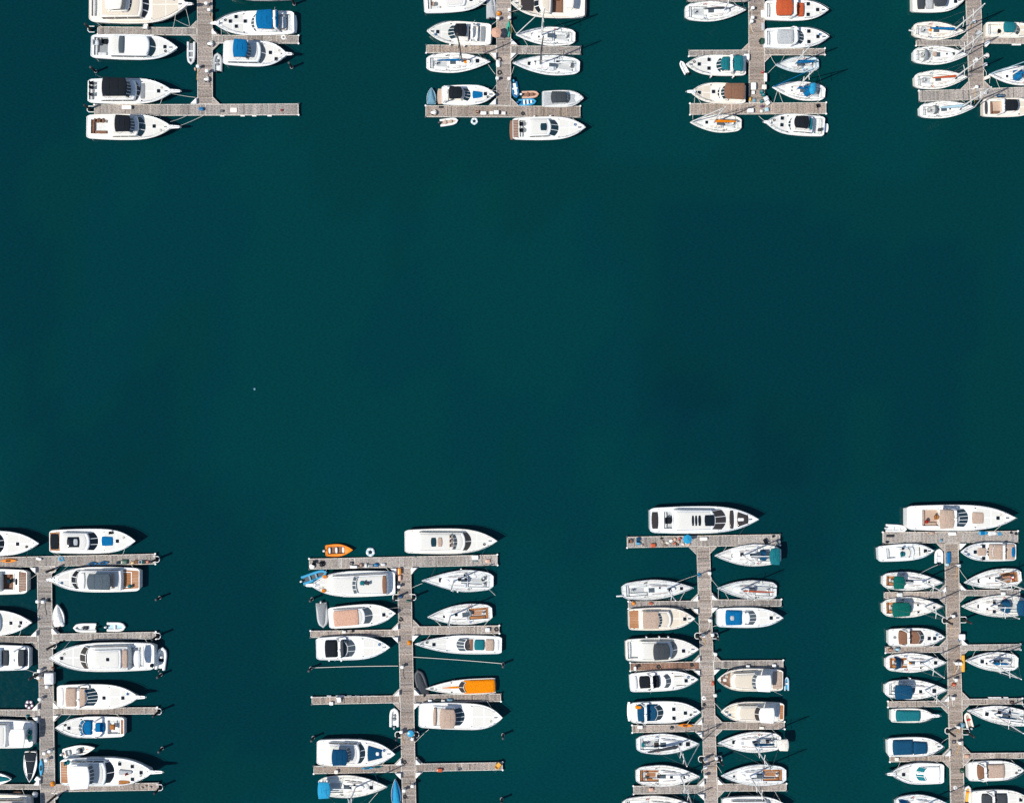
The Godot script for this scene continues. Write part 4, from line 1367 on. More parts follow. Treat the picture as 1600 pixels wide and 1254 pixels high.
func build_boats():
	for d in [
		# dock with the two blue canopies
		{s=[138,6], b=[293,6], w=58, fb=2.0, hc="cream", pp=8, l="large cream flybridge yacht with boarding steps down to the finger pier", f=[["pit",142,153,18,"pale"],["H",154,223,24,1.2],["W",221,232,22,0,4,"glass"],["H",166,202,17,0.5,1],["W",200,205,15,1,5,"tealglass",0.5],["C",163,190,17,"cream",3.0,"gel"],["ant",190,1,3.0]], ml=[[290,14,296,40],[272,30,298,42]]},
		{s=[141,71], b=[277,74], w=39, fb=1.6, p=3.8, n="sportfishing_boat", l="white sportfisher with plain white roof and fishing gear in its open stern", f=[["pit",146,168,14,"grey"],["S",150,66,4,"pale"],["S",164,64,4,"black"],["H",169,234,17,0.95],["W",233,243,15.5,0,2,"tealglass"],["P",184,193,13,"greyglass",1,0.3],["H",194,232,14.5,0.18,1],["h",258,73],["ant",175,-1,3.5]]},
		{s=[136,141], b=[270,142], w=40, fb=1.6, pp=12, l="white motor yacht with black canopy, orange flag and three chairs on its stern", f=[["pit",138,151,14,"pale"],["S",143,129,2.4,"black"],["S",143,136,2.4,"black"],["S",143,147,2.4,"dgrey"],["H",153,213,17,0.95],["W",211,218,16,0,4,"glass"],["P",218.5,227,12,"grey",0,0.06],["C",158,197,14.5,"black",2.7],["W",197,204,13,1,5,"tealglass",0.7],["h",248,142],["flag",181,123,"orange"],["ant",172,-1,3.5],["ant",186,1,3.5]], ml=[[268,146,305,152]]},
		{s=[134,197], b=[269,198], w=40, fb=1.6, pp=12, sc="brown", l="white motor yacht with black canopy and brown seats in its aft cockpit", f=[["pit",141,168,11,"pale"],["S",152,188,3,"brown"],["S",160,188,3,"brown"],["H",171,217,17,0.95],["W",215,227,16,0,3,"tealglass"],["C",178,203,13,"black",2.6],["W",203,210,12,1,5,"greyglass",0.6],["h",241,197],["ant",176,-1,3.8],["ant",170,1,3]], ml=[[266,190,292,180],[276,198,318,180]]},
		{s=[459,-20], b=[340,-20], w=38, fb=1.6, l="motor yacht whose white side just shows beyond the blue canopied cruiser", hc="white", f=[["H",370,440,15,0.9],["C",395,430,13,"navy",2.4]]},
		{s=[459,34], b=[334,36], w=38, fb=1.5, pp=6, hc="white", l="white express cruiser with bright blue canopy, four deck hatches and cream cockpit", f=[["pit",434,453,13,"cream"],["H",396,432,15,0.5],["W",391,401,14,0,5,"greyglass"],["C",399,426,15,"blue",1.9],["C",430,434.5,14,"blue",1.8],["A",428,15,2.0],["h",360,33],["h",383,33],["h",369,26],["h",369,41],["plat",464,14,"white"],["P",437,447,9,"pale",0,0.05]], ml=[[345,44,345,56]]},
		{s=[348,81], b=[449,84], w=40, fb=1.6, pp=8, l="white flybridge cruiser with rounded blue canopy berthed stern to the walkway", f=[["H",352,408,17,1.0],["W",406,415,16.5,0,2,"greyglass"],["C",363,386,14,"blue",2.8],["W",386,392,13,1,5,"greyglass",0.6],["h",422.5,82],["h",432,92],["P",353,360,12,"pale",0,0.1]]},
		# dock with the orange cover
		{s=[662,4], b=[763,-3], w=34, fb=1.3, hc="white", l="white motor launch with cream cushioned cockpit beside the grey double outboard tender", f=[["pit",668,690,10,"cream"],["H",692,728,10,0.5],["h",713,0],["h",736,-1],["S",676,5,3,"tan"]]},
		{s=[767,53], b=[667,48], w=36, fb=1.4, l="white express cruiser with rounded black canopy and grey bathing platform pad", f=[["pit",736,750,12,"white"],["P",751,759,12,"grey",0,0.06],["P",732,735,10,"dgrey",0,0.2],["H",706,733,13,0.4],["C",709,729,10,"black",1.7],["W",699,710,11,0,4,"tealglass",0.6],["h",684,49.5],["plat",769,13,"white"],["A",737,13,1.6]], fd=[[704,1],[726,1]], ml=[[758,44,777,32]]},
		{s=[690,148], b=[774,147], w=31, fb=1.3, sc="cream", l="white sports cruiser with black canopy and bright blue foredeck sun pad", f=[["pit",696,724,9,"cream"],["plat",683,12,"tan"],["C",701,722,9.5,"black",1.7],["A",697,12,1.5],["W",726,736,10,0,4,"tealglass",0.6],["P",738,756,6.2,"blue",0,0.06,null,0.65],["h",758.5,146.5]], ml=[[768,142,778,128]]},
		{s=[914,7], b=[798,4], w=42, fb=1.5, hc="cream", l="cream cabin cruiser with dark foredeck pad and open brown cockpit", sc="brown", f=[["P",813,834,12,"brownglass",0,0.08],["W",834,842,15,0,3,"glass"],["H",842,862,16,0.8],["pit",863,880,13,"brown"],["C",884,897,11,"cream",1.9,"gel"],["plat",917,15,"tan"]]},
		{s=[847,154], b=[912,153], w=26, fb=1.0, n="covered_launch", hc="pale", dc="pale", l="pale grey motor launch under a dark grey box canopy", f=[["P",849,902,10.5,"silver",0,0.12,null,0.6,"boat_cover"],["C",861,886,8.8,"dgrey",1.2],["W",886,891,8,0,3,"greyglass",0.6]]},
		{s=[801,200.5], b=[915,198.5], w=36, fb=1.5, l="white motor yacht with brown teak bathing platform and small roof window", f=[["plat",796,15,"brown"],["T",802,810,14,"brown"],["pit",812,823,13,"pale"],["S",815,193,3,"black"],["S",815,203,3,"black"],["H",824,862,14.5,0.95],["P",844,855,5.8,"tealglass",1,0.04],["W",860,874,13,0,3,"tealglass"]], fd=[[835,-1],[860,-1]]},
		# dock with the teal bags
		{s=[1166,102], b=[1072,100], w=32, fb=1.35, l="white express cruiser with teal canvas in two pieces and a tender under its bow", f=[["H",1124,1164,13,0.5],["C",1145,1162,12,"teal",1.5],["C",1127,1141,10.5,"teal",1.3],["A",1143.5,14,1.8],["W",1119,1129,11.5,0,4,"tealglass",0.8],["h",1092.6,100],["h",1108,93],["h",1108,106.5]], fd=[[1112,1],[1147,1]]},
		{s=[1165.6,146], b=[1079,143], w=32, fb=1.35, hc="cream", pp=6, l="cream cruiser with large tan brown cockpit canopy", f=[["H",1124,1140,12,0.4],["C",1132,1165,12.5,"brown",1.6],["W",1121,1132,11,0,4,"tealglass",0.7],["h",1092.6,144.6],["h",1115,143]], ml=[[1086,152,1085,163]]},
		{s=[1196,15], b=[1295,15], w=32, fb=1.35, l="white express cruiser with rust orange canopy and white arch", f=[["pit",1199,1212,11,"pale"],["H",1214,1252,13,0.45],["C",1213,1240,13,"rust",1.6],["A",1243,14,1.8],["P",1245,1257,10.5,"rust",0,0.5],["h",1263,6],["h",1263,22.5],["h",1277.5,15]]},
		{s=[1196,58.5], b=[1296,57], w=32, fb=1.35, l="white express cruiser with pale grey cockpit canvas and three deck hatches", f=[["pit",1199,1213,11,"pale"],["H",1214,1250,13,0.4],["P",1215,1241,11,"silver",1,0.3,null,1.0,"canvas_cover"],["A",1244,14,1.7],["W",1248,1258,11,0,4,"tealglass",0.6],["h",1264,48.6],["h",1264,65],["h",1278,57]]},
		{s=[1289,197], b=[1197,190.5], w=33, fb=1.4, pp=4, l="white flybridge cruiser with black canopy and boarding bracket, outside the head pier", f=[["pit",1273,1286,12,"pale"],["H",1236,1272,13,0.8],["C",1241.5,1264,9.5,"black",2.0],["P",1265,1270,9,"teal",1,0.3],["W",1232,1241,11,0,4,"tealglass"],["h",1222,184.5],["h",1222,195],["plat",1295,7,"white"],["S",1281,202,2.4,"dgrey"]], ml=[[1198,190,1186,181]]},
		# dock under the leaning masts
		{s=[1426.5,2], b=[1507,0], w=34, fb=1.3, l="white cruiser with dark grey cockpit canvas and dark canopy near the leaning masts", f=[["P",1434,1446,12,"dgrey",0,0.3],["P",1447,1459,12,"silver",0,0.4],["C",1460,1481,12,"dgrey",1.5],["h",1493,2]]},
		{s=[1541,45], b=[1625,47], w=24, fb=1.1, hc="cream", l="small cream cruiser with dark teal canopy and open cockpit", f=[["pit",1545,1565,8,"cream"],["S",1562,48,2.5,"black"],["C",1569,1588,8,"teal",1.5],["W",1588,1596,8,0,3,"tealglass",0.6]]},
		{s=[1537,168], b=[1626,166], w=29, fb=1.2, hc="cream", sc="brown", l="white cruiser with black canopy and brown cockpit cushions", f=[["pit",1548,1567,10,"tan"],["P",1539,1544,10,"dgrey",0,0.1],["C",1572,1592,9,"black",1.6],["A",1569,12,1.5]]},
		# dock with the blue kayak
		{s=[-78,849], b=[60,849], w=39, fb=1.6, l="plain white yacht bow with a single square deck hatch", f=[["H",-66,-4,15,0.9],["W",-6,6,15,0,3,"glass"],["h",27.5,849.5]]},
		{s=[76,846], b=[211,845], w=38, fb=1.7, p=3.8, l="white motor yacht with black aft pad and square blue foredeck pad", f=[["T",77,92,15,"teak"],["P",78,92,12,"black",0,0.12],["H",93,140,15,1.0],["P",104,124,8,"glass",1,0.05],["P",114,121,5,"silver",1,0.1],["W",136,153,14.5,0,3,"glass"],["P",158,177,7.5,"blue",0,0.1,null,0.9],["h",183.5,845],["S",175,832,2.2,"black"]], ml=[[84,866,96,872]]},
		{s=[41,909], b=[-90,909], w=40, fb=1.6, sc="brown", l="white motor yacht stern with brown teak bathing platform and open cockpit", f=[["T",28,41,16,"brown"],["P",23,26.5,5,"black",0,0.1],["pit",2,20,12,"brown"],["H",-50,0,15,0.9],["S",14,908,3,"tealglass"]], ml=[[42,907,57,897]]},
		{s=[217,905.5], b=[76,905.5], w=39, fb=1.7, l="white motor yacht with ribbed dark grey roof canopy and orange teak stern deck", f=[["H",119,190,16,0.95],["W",109,120,15,0,3,"glass"],["C",135,172,12.5,"slate",2.4],["H",121,132,12,0.3,1],["T",189,217,15.5,"teak"],["pit",191,204,11,"cream"],["P",173,178,12,"tan",1,0.3],["S",202,916,2.5,"teal"]], pp=4},
		{s=[-90,975], b=[49,972.5], w=41, fb=1.6, l="plain white yacht bow with two small round hatches", f=[["H",-70,-2,16,0.9],["h",17,973],["h",33,972.5]]},
		{s=[44,1028], b=[-90,1028], w=40, fb=1.6, l="white yacht stern with large black sun pads and white arch", f=[["P",27,43,13,"dgrey",0,0.16],["A",20,16,1.9],["P",2,13,12,"dgrey",0,0.2],["H",-50,0,15,0.7]], ml=[[40,1046,58,1053]]},
		{s=[240,1026], b=[76,1028], w=45, fb=2.0, n="motor_yacht", l="longest white flybridge yacht with brown tinted windscreen and tender across its stern", f=[["H",134,201,19,1.1],["W",122,135,18,0,3,"brownglass"],["H",142,189,14.5,0.45,1],["h",168,1030,2],["P",190,199,14,"tan",1,0.3],["pit",203,222,15,"silver",0.7],["C",208,219,14,"pale",1.9,"gel"],["h",97,1028],["S",236,1040,2.5,"black"]]},
		{s=[88,1089], b=[217,1089], w=39, fb=1.6, pp=10, hc="white", l="white express cruiser with tan cockpit panels and rounded clear windscreen", f=[["P",101,119,14.5,"tan",0,0.4],["A",121,16.5,1.9],["P",122.5,134,14,"tan",0,0.45],["W",136,153,14,0,5,"tealglass",0.7],["h",162,1090],["h",192,1090],["P",91,99,14,"white",0,0.1]]},
		{s=[193,1136], b=[86,1137], w=33, fb=1.4, l="white cruiser with dark blue cockpit pads and orange teak stern", f=[["P",125,143,11,"blue",0,0.4],["W",121,129,12,0,4,"greyglass",0.55],["P",148,163,7,"blue",0,0.3],["pit",167,187,11,"white"],["S",175,1136,4,"teak"],["T",188.5,192.5,11,"teak"],["A",146,14,1.5],["h",107.7,1137]]},
		{s=[50,1148], b=[-80,1146], w=44, fb=1.8, l="white yacht stern with teal chairs and a white roof over its aft deck", f=[["H",-50,10,18,1.1],["C",13,38,14,"white",2.2,"gel"],["W",38,43,12,0,3,"teal",0.8],["plat",57,18,"silver"],["S",46,1144,3,"teal"],["S",46,1152,3,"mint"]]},
		{s=[93,1207], b=[239,1206], w=44, fb=2.0, pp=15, l="big white flybridge yacht with round white hardtop and teak stern", f=[["T",94,104,17,"teak"],["H",106,166,19,1.15],["W",164,178,17,0,2,"glass"],["H",108,142,17,0.4,1],["W",140,146,15,1,5,"greyglass",0.7],["C",107,139,18,"white",2.9,"gel"],["P",184,206,4,"silver",0,0.35,null,0.6,"tender"],["S",200,1209,1.8,"red"],["h",187,1193],["h",207,1197],["h",221,1206.5],["h",207,1217],["P",184,203,3,"teak",0,0.1,1222,1.0,"locker"],["S",105,1192,3,"teal"]]},
		{s=[45,1264], b=[-80,1264], w=44, fb=1.7, hc="cream", l="cream yacht with tan flybridge canvas below the narrow finger pier", f=[["H",-50,38,16,1.0],["C",5,38,14,"tan",2.2]]},
		# dock with the orange speedboat
		{s=[632,846], b=[777,845], w=39, fb=1.7, l="white motor yacht with row of tan helm seats and dark curved windscreen", f=[["H",652,728,15.5,1.0],["W",726,737,15,0,2,"brownglass"],["P",673,682,7,"tealglass",1,0.05],["P",683.5,691,7,"tan",1,0.15],["S",706,838,2.5,"tan",1],["S",706,845,2.5,"tan",1],["S",706,852,2.5,"tan",1],["W",709,715,12,1,4,"greyglass",0.5],["h",661.6,847]]},
		{s=[617,911], b=[485,914], w=40, fb=1.8, pp=8, l="bulky white yacht with smooth foredeck, two orange cushions and blue flybridge chair", f=[["H",513,606,17,1.2],["W",549,556,14,1,4,"greyglass",0.35],["S",567,911,3.2,"teal",1],["S",575,911,2.6,"dgrey",1],["P",597,604,14,"brown",1,0.15],["P",504,511,2.6,"orange",0,0.35,901],["P",502,508,2.6,"orange",0,0.35,923]]},
		{s=[513,966], b=[618,958], w=35, fb=1.5, l="white cruiser with long pinkish tan roof cover and dark windscreen", f=[["H",518,571,14,0.85],["P",520,560,12,"pinktan",1,0.14],["W",569,583,13,0,2,"greyglass"],["h",600,960]]},
		{s=[493.5,1014], b=[609,1011], w=37, fb=1.5, l="white sports cruiser with two black cockpit panels either side of a white arch", f=[["P",507,527,13,"black",0,0.5],["A",529.5,16,1.7],["P",531,545,13,"dgrey",0,0.55],["W",543,556,13.5,0,3,"greyglass",0.65]], fd=[[513,1],[532,1]]},
		{s=[784,1008], b=[648,1006], w=29, fb=1.2, sc="brown", p=2.3, um=0.35, l="slender white runabout with brown seats, teal pad and tan aft deck", f=[["W",712,726,10.5,0,4,"greyglass",0.55],["pit",726,739,9,"tan"],["P",741,757,8,"teal",0,0.25],["P",758,772,9,"tan",0,0.2],["h",678,1006.6],["P",776,780,8,"pale",0,0.08]]},
		{s=[774,1071], b=[665,1076], w=23.5, fb=1.0, n="speedboat", p=2.2, um=0.3, ws=0.98, rd=0.05, l="white speedboat with bright orange cockpit cover and orange bow stripe", f=[["P",724,774,10.6,"orange",0,0.35,null,0.98,"boat_cover"],["P",680,718,1.7,"orange",0,0.02,null,0.7,"stripe_panel"],["W",716,725,9,0,2,"brownglass",0.5],["plat",776,6,"dgrey"]], rail=0.46},
		{s=[654,1118], b=[785,1121], w=41, fb=1.7, p=4.2, l="white cruiser with blunt bow, tan canopy and rounded windscreen", f=[["H",674,714,16,0.5],["P",676,682,14,"tan",1,0.3],["C",687,712,15,"tan",1.8],["W",711,727,14.5,0,4,"tealglass",0.8]], ml=[[670,1139,648,1160]]},
		{s=[494.5,1176], b=[617,1178], w=42, fb=1.7, l="white flybridge yacht with dark blue canopy and blue foredeck pad round a white hatch", f=[["H",510,563,17,1.0],["W",560,571,16,0,3,"tealglass"],["C",518,543,12.5,"deepblue",2.6],["W",543,549,12,1,5,"greyglass",0.6],["P",574,599,12,"deepblue",0,0.08,null,0.55],["P",587,592.5,2.8,"white",0,0.2],["h",590,1179]], ml=[[612,1172,629,1162]]},
		# dock with the heap of gear
		{s=[1016,813], b=[1186,811], w=42, fb=2.0, l="largest white motor yacht with dark slatted roof windows and dark foredeck lounge", f=[["P",1018,1029,13,"brownglass",0,0.05],["pit",1038,1051,13,"silver"],["S",1045,813,5,"black"],["H",1053,1118,17.5,1.2],["P",1081,1085,8,"glass",1,0.05],["P",1086,1090,8,"glass",1,0.05],["P",1091,1096,8,"glass",1,0.05],["P",1101,1117,8.5,"glass",1,0.05],["W",1116,1137,16,0,3,"brownglass"],["P",1140,1147,14,"brownglass",0,0.15],["P",1152,1170,11.5,"brownglass",0,0.1,null,0.55],["P",1153,1163,2.5,"white",0,0.22]]},
		{s=[982.5,968], b=[1086,966], w=35, fb=1.5, hc="cream", l="white cruiser with tan roof, brown teak stern deck and single bow hatch", f=[["T",984,998,14,"teak"],["H",1002,1050,14,0.85],["P",1004,1030,13,"tan",1,0.1],["W",1030,1036,11,1,5,"tealglass",0.4],["h",1070,966.6]], ml=[[1084,968,1094,978]]},
		{s=[978,1016], b=[1092,1014], w=36, fb=1.6, l="white cruiser with dark grey roof canopy beside the reddish finger pier", f=[["pit",981,997,13,"pale"],["H",999,1052,15.5,0.95],["C",1021,1047,12.5,"dgrey",1.9],["W",1050,1060,14.5,0,2,"greyglass"],["h",1068,1016.5]], fd=[[1011,-1],[1031,-1],[1045,-1]]},
		{s=[984.5,1067], b=[1091,1061], w=31, fb=1.35, l="white sports cruiser with two black cockpit panels and dark grab rails on its foredeck", f=[["P",999,1017,9,"black",0,0.5],["A",1018.5,13,1.5],["P",1020,1031,9,"black",0,0.5],["W",1040,1050,11,0,3,"greyglass",0.55],["P",1054,1073,0.5,"dgrey",0,0.1,1056,1.0,"grab_rail"],["P",1056,1073,0.5,"dgrey",0,0.1,1070.5,1.0,"grab_rail"],["h",1072,1063],["P",991,996,10,"pale",0,0.2]]},
		{s=[986,1114], b=[1095,1112], w=34, fb=1.4, l="white express cruiser with blue cockpit cover and orange cushions", f=[["plat",980,15,"white"],["P",996,1008,13,"navy",0,0.35],["A",1009,15,1.5],["P",1010,1028,12.5,"navy",0,0.4],["W",1027,1038,12,0,3,"tealglass",0.6],["P",993,1003,2.6,"orange",0,0.45,1105],["h",1053,1107.6],["h",1053,1121.5],["h",1071,1113.5]]},
		{s=[1121,965], b=[1224,965], w=31, fb=1.35, l="white cruiser with royal blue cockpit cover and white square on it", f=[["P",1134,1160,11.5,"blue",0,0.4,null,0.95,"boat_cover"],["P",1141,1148,3.8,"silver",0,0.55],["H",1160,1173,10,0.5],["W",1166,1184,11.5,0,4,"greyglass",0.5],["h",1205,965]], ml=[[1122,977,1114,979]]},
		{s=[1224,1063], b=[1121.5,1062], w=35, fb=1.6, p=4.0, hc="cream", n="trawler_yacht", l="cream trawler yacht with brown teak foredeck and white aft hardtop", f=[["T",1126,1141,12,"brown"],["H",1142,1182,14.5,1.1],["W",1175,1181,12,1,4,"greyglass",0.5],["C",1182,1206,13,"white",2.4,"gel"],["P",1207,1223,14,"tan",0,0.06],["P",1130,1136,2.5,"cream",0,0.2],["ant",1200,1,4.0]]},
		{s=[1225.5,1113], b=[1127,1112], w=31, fb=1.5, p=4.0, hc="cream", n="trawler_yacht", l="white launch with square white hardtop and teak transom seat", f=[["H",1150,1186,12.5,1.0],["W",1179,1186,11,1,2,"brownglass",0.5],["C",1187,1211,12,"white",2.2,"gel"],["T",1219,1225,11,"teak"],["P",1212,1218,11,"pale",0,0.08]], ml=[[1128,1110,1116,1097]]},
		{s=[1130,1264], b=[1234,1262], w=36, fb=1.5, l="white cruiser below the finger pier with the bare grey boom sloop", f=[["H",1142,1205,14,0.9],["h",1196,1249]]},
		# dock with the green canopies
		{s=[1418,809], b=[1588,809], w=40, fb=1.9, sc="tan", l="long white motor yacht with tan roof and tan foredeck pad", f=[["pit",1442,1468,12.5,"tan"],["C",1469,1493,14.5,"tan",2.1],["S",1464,808,3.4,"teak"],["S",1449,815,2.5,"red"],["A",1494,16,2.0],["W",1497,1516,14.5,0,5,"tealglass",0.8],["P",1519,1538,9.2,"tan",0,0.1,null,0.92],["h",1559,809]]},
		{s=[1373,865.5], b=[1460,860], w=26, fb=1.2, l="small white cruiser with teal helm seat moored below the head pier end", f=[["pit",1386,1400,8,"pale"],["H",1402,1430,9,0.5],["S",1409,866,3.4,"teal",1],["S",1410,857,1.6,"black",1],["W",1421,1430,9,0,4,"greyglass",0.6],["P",1436.5,1438,7,"dgrey",0,0.06],["h",1446,860.5]]},
		{s=[1389,996], b=[1477,995], w=28, fb=1.2, l="white cruiser with brown cockpit canvas in two pieces", f=[["P",1405,1419,10.5,"brown",0,0.4],["A",1420.5,12,1.5],["P",1422,1440,10,"brown",0,0.45],["W",1437,1446,10.5,0,3,"tealglass",0.55],["h",1452,997],["h",1460.5,997],["P",1396,1401,2,"grey",0,0.1]]},
		{s=[1393,1118], b=[1461,1118], w=22, fb=1.0, pp=8, n="covered_launch", l="small white launch under a bright teal cover", f=[["P",1401,1439,8.3,"teal",0,0.45,null,0.95,"boat_cover"]]},
		{s=[1388,1168], b=[1475,1166], w=30, fb=1.2, n="covered_launch", l="white launch with long navy blue cover over cockpit and cabin", f=[["P",1396,1428,11.3,"navy",0,0.45,null,1.0,"boat_cover"],["P",1428,1450,10,"navy",0,0.5,1169,0.85,"boat_cover"]], ml=[[1470,1162,1484,1152]]},
		{s=[1476,1209], b=[1392,1209], w=33, fb=1.3, pp=6, p=2.5, l="plain white cruiser with small teal windscreen facing away from the walkway", f=[["H",1443,1470,12,0.4],["W",1431,1444,11,0,3,"teal",0.6],["h",1412,1209.5]]},
		{s=[1588.7,862], b=[1502,862], w=29, fb=1.25, l="white express cruiser with tan foredeck pad, tan cockpit and blue towel", f=[["P",1527,1542,6,"tan",0,0.08],["P",1546,1569,11.5,"tan",0,0.45],["W",1543,1550,12,0,5,"tealglass",0.5],["A",1570,13,1.4],["P",1572,1587,12,"tan",0,0.3],["P",1581,1587,8,"blue",0,0.4],["h",1524,862],["h",1537.5,853],["h",1537.5,872]]},
		{s=[1514,1206], b=[1601,1203], w=31, fb=1.3, l="white cruiser with brown and tan cockpit covers in two pieces", f=[["P",1528,1539,10.5,"brown",0,0.4],["A",1541,13,1.5],["P",1543,1571,10.5,"tan",0,0.4]]},
		{s=[1520,1252], b=[1611,1250], w=33, fb=1.35, l="white cruiser with two dark grey cockpit covers", f=[["P",1535,1552,11,"dgrey",0,0.4],["A",1554,14,1.5],["P",1556,1575,11,"dgrey",0,0.4],["h",1595,1249]]}]:
		motorboat(d)
	for d in [
		{s=[666,98], b=[766,96], w=31, mast=722, mh=12.5, mc="black", boom=[681], cov="blue", cr=0.2, l="white sloop with slim blue sail cover and dark mast", hat=[[734,95],[746,95,0.3]], pad=[[728,97,3,"orange"]], ml=[[763,101,774,116]]},
		{s=[899,57], b=[806,54], w=29, mast=846, mh=11, genoa="white", l="white sloop with furled white headsail above the finger pier", hat=[[833,54,0.3],[842,57,0.14]], ml=[[808,54,799,38]]},
		{s=[906,103], b=[801,98], w=31, mast=844, mh=12, mc="black", l="white sloop with dark mast and grey cockpit cushion below the finger pier", boom=[892], hat=[[827,99,0.28],[836,96,0.14],[871,97]], pad=[[894,102,3.5,"grey"]], ml=[[803,104,799,116]]},
		{s=[1071,18], b=[1166,15], w=31, mast=1131, mh=9.5, boom=[1098], cov="dgrey", cr=0.18, l="white sloop with black sail cover along its boom", hat=[[1139,15,0.3]]},
		{s=[1159,193], b=[1078.5,191], w=28, mast=1114, mh=8.5, boom=[1152], cov="orange", cr=0.26, genoa="white", l="small white sloop with orange sail cover outside the head pier", hat=[[1104,191],[1135,190,0.22]], ml=[[1083,187,1083,178]]},
		{s=[1280,99], b=[1212,101], w=25, hc="lightblue", dc="pale", mast=1241, mh=8.5, boom=[1275], cov="blue", cr=0.3, l="small pale blue sloop with bright blue sail cover", hat=[], ml=[[1213,101,1198,116],[1213,101,1205,88]]},
		{s=[1290,145], b=[1207,136], w=29, mast=1243, mh=10.5, boom=[1262], cov="blue", cr=0.26, genoa="blue", dod=[1257,1266,9,"blue"], bim=[1265,1275,9,"skyblue"], bs="blue", l="white sloop with bright blue dodger, blue sail cover and blue furled headsail", hat=[[1237,136,0.12],[1237,141,0.12]], ml=[[1215,142,1209,162]]},
		{s=[1428,46], b=[1509,49], w=28, hc="cream", mast=1489, mh=11, boom=[1453], cov="blue", cr=0.26, genoa="white", l="cream sloop with blue sail cover and orange cockpit cushion", hat=[[1494,46,0.24],[1474,44,0.14]], pad=[[1456,45,3.2,"orange"],[1463,44,2.2,"navy"]], plank=[1420,48]},
		{s=[1428,86], b=[1513,85], w=29, mast=1493, mh=9.5, genoa="white", dod=[1446,1456,10,"silver"], l="white sloop with pale grey dodger and brown companionway", hat=[[1490,84],[1479,84,0.14]], pad=[[1460,85,3.5,"tan"]]},
		{s=[1430,126], b=[1513,120], w=29, mast=1491, mh=10.5, boom=[1457], cov="rust", cr=0.22, l="white sloop with rust orange sail cover", hat=[[1494,121]]},
		{s=[1438,173], b=[1524,167], w=26, mast=1500, mh=10.5, boom=[1468], cov="lightblue", cr=0.28, dod=[1462,1471,7,"grey"], genoa="white", l="white sloop with pale blue sail cover outside the head pier", hat=[[1500,169,0.28],[1484,170,0.14]]},
		{s=[1630,118], b=[1546,116], w=30, mast=1581, mh=9, dod=[1586,1598,9,"blue"], boom=[1610], cov="blue", genoa="lightblue", l="white sloop bow with bright blue dodger beside the head pier", hat=[[1573,119,0.2]], ml=[[1549,118,1547,130]]},
		{s=[771,908], b=[659,907], w=34, p=1.5, mast=709, mh=8, twin=true, boom=[738], l="white racing sloop with long pointed bow and twin steering wheels", hat=[[689,906,0.34],[718,905,0.26],[728,905,0.26],[726,898,0.18]], pad=[[755,905,3,"tealglass"]], fd=[[715,1],[720,-1]], ml=[[660,911,644,918],[763,920,774,930]]},
		{s=[769,957], b=[668,964], w=32, mast=704, mh=8, teak=true, l="white sloop with orange teak seats round its cockpit", hat=[[694,963,0.2],[713,960,0.24],[731,959,0.36,"greyglass"]], ml=[[680,970,690,978]]},
		{s=[497,1229], b=[605,1229], w=35, mast=556, mh=10, bim=[496,516,13,"skyblue"], boom=[514], l="white sloop with square sky blue canopy over its stern", hat=[[547,1231],[554,1226,0.18],[567,1228,0.18],[580,1230,0.3]], ml=[[590,1238,570,1262]]},
		{s=[1221,867], b=[1117,868], w=34, mast=1160, mh=8, bim=[1203,1220,13,"teal"], dod=[1188,1198,9,"navy"], boom=[1212], l="white sloop with dark teal stern canopy and navy dodger", hat=[[1146,868,0.3],[1159,866,0.3],[1173,867]]},
		{s=[972,924], b=[1084,918], w=31, hc="pale", mast=1042, mh=9, l="pale grey sloop with boarding plank off its stern", hat=[[1047,921,0.26],[1065,919,0.26],[1031,918,0.16]], plank=[963,931], ml=[[1056,910,1090,898]]},
		{s=[995,1163], b=[1093,1162], w=32, mast=1058, mh=9.5, boom=[1010,13], cov="dgrey", cr=0.3, genoa="white", teak=false, l="white sloop with charcoal sail cover swung out and brown hatch", hat=[[1063,1162.5,0.22],[1075,1162,0.34],[1026,1163,0.4,"brownglass"]], pad=[[1006,1164,3.4,"teal"]]},
		{s=[994,1212], b=[1094,1213], w=33, mast=1063, mh=11, teak=true, twin=true, l="white sloop with twin wheels, teak seats and brown companionway", hat=[[1049,1214],[1070,1214],[1030,1213,0.34,"brownglass"]], boom=[1020]},
		{s=[973,1262], b=[1090,1260], w=35, mast=1046, mh=9, boom=[1004], cov="dgrey", l="white sloop with dark sail cover partly hidden below the lowest finger pier", hat=[[980,1252,0.2]]},
		{s=[1214,923], b=[1121,919], w=29, ws=0.85, hc="pale", mast=1157, mh=8.5, boom=[1212], cov="rust", cr=0.16, l="pale sloop with faded orange sail cover along its boom", hat=[[1147,920,0.2]], ml=[[1123,920,1123,936],[1122,917,1113,906]]},
		{s=[1221,1159], b=[1122,1161], w=32, mast=1175, mh=11.5, boom=[1212], cov="navy", cr=0.26, bim=[1216,1233,9,"cream"], l="white sloop with navy sail cover and cream stern canopy", hat=[[1147,1159,0.3],[1160,1161,0.24,"silver"],[1200,1158,0.3,"brownglass"]]},
		{s=[1229,1211], b=[1127,1212], w=33, mast=1171, mh=11.5, boom=[1212], cov="grey", cr=0.14, teak=true, l="white sloop with bare grey boom and teak cockpit seats", hat=[[1147,1212.5,0.18],[1163,1211,0.12]], ml=[[1128,1207,1120,1195]]},
		{s=[1380,907], b=[1474,910], w=29, mast=1440, mh=8.5, bim=[1397,1415,10,"green"], boom=[1409], teak=true, l="white sloop with green stern canopy above the finger pier", hat=[[1424,909,0.3],[1447,910,0.16],[1452,909,0.16]], ml=[[1438,896,1466,882]]},
		{s=[1380,950], b=[1474,947], w=32, mast=1444, mh=8.5, bim=[1395,1424,11,"green"], teak=true, l="white sloop with wide green stern canopy below the finger pier", hat=[[1460,949,0.2],[1447,949,0.16],[1434,945,0.16],[1434,956,0.16]]},
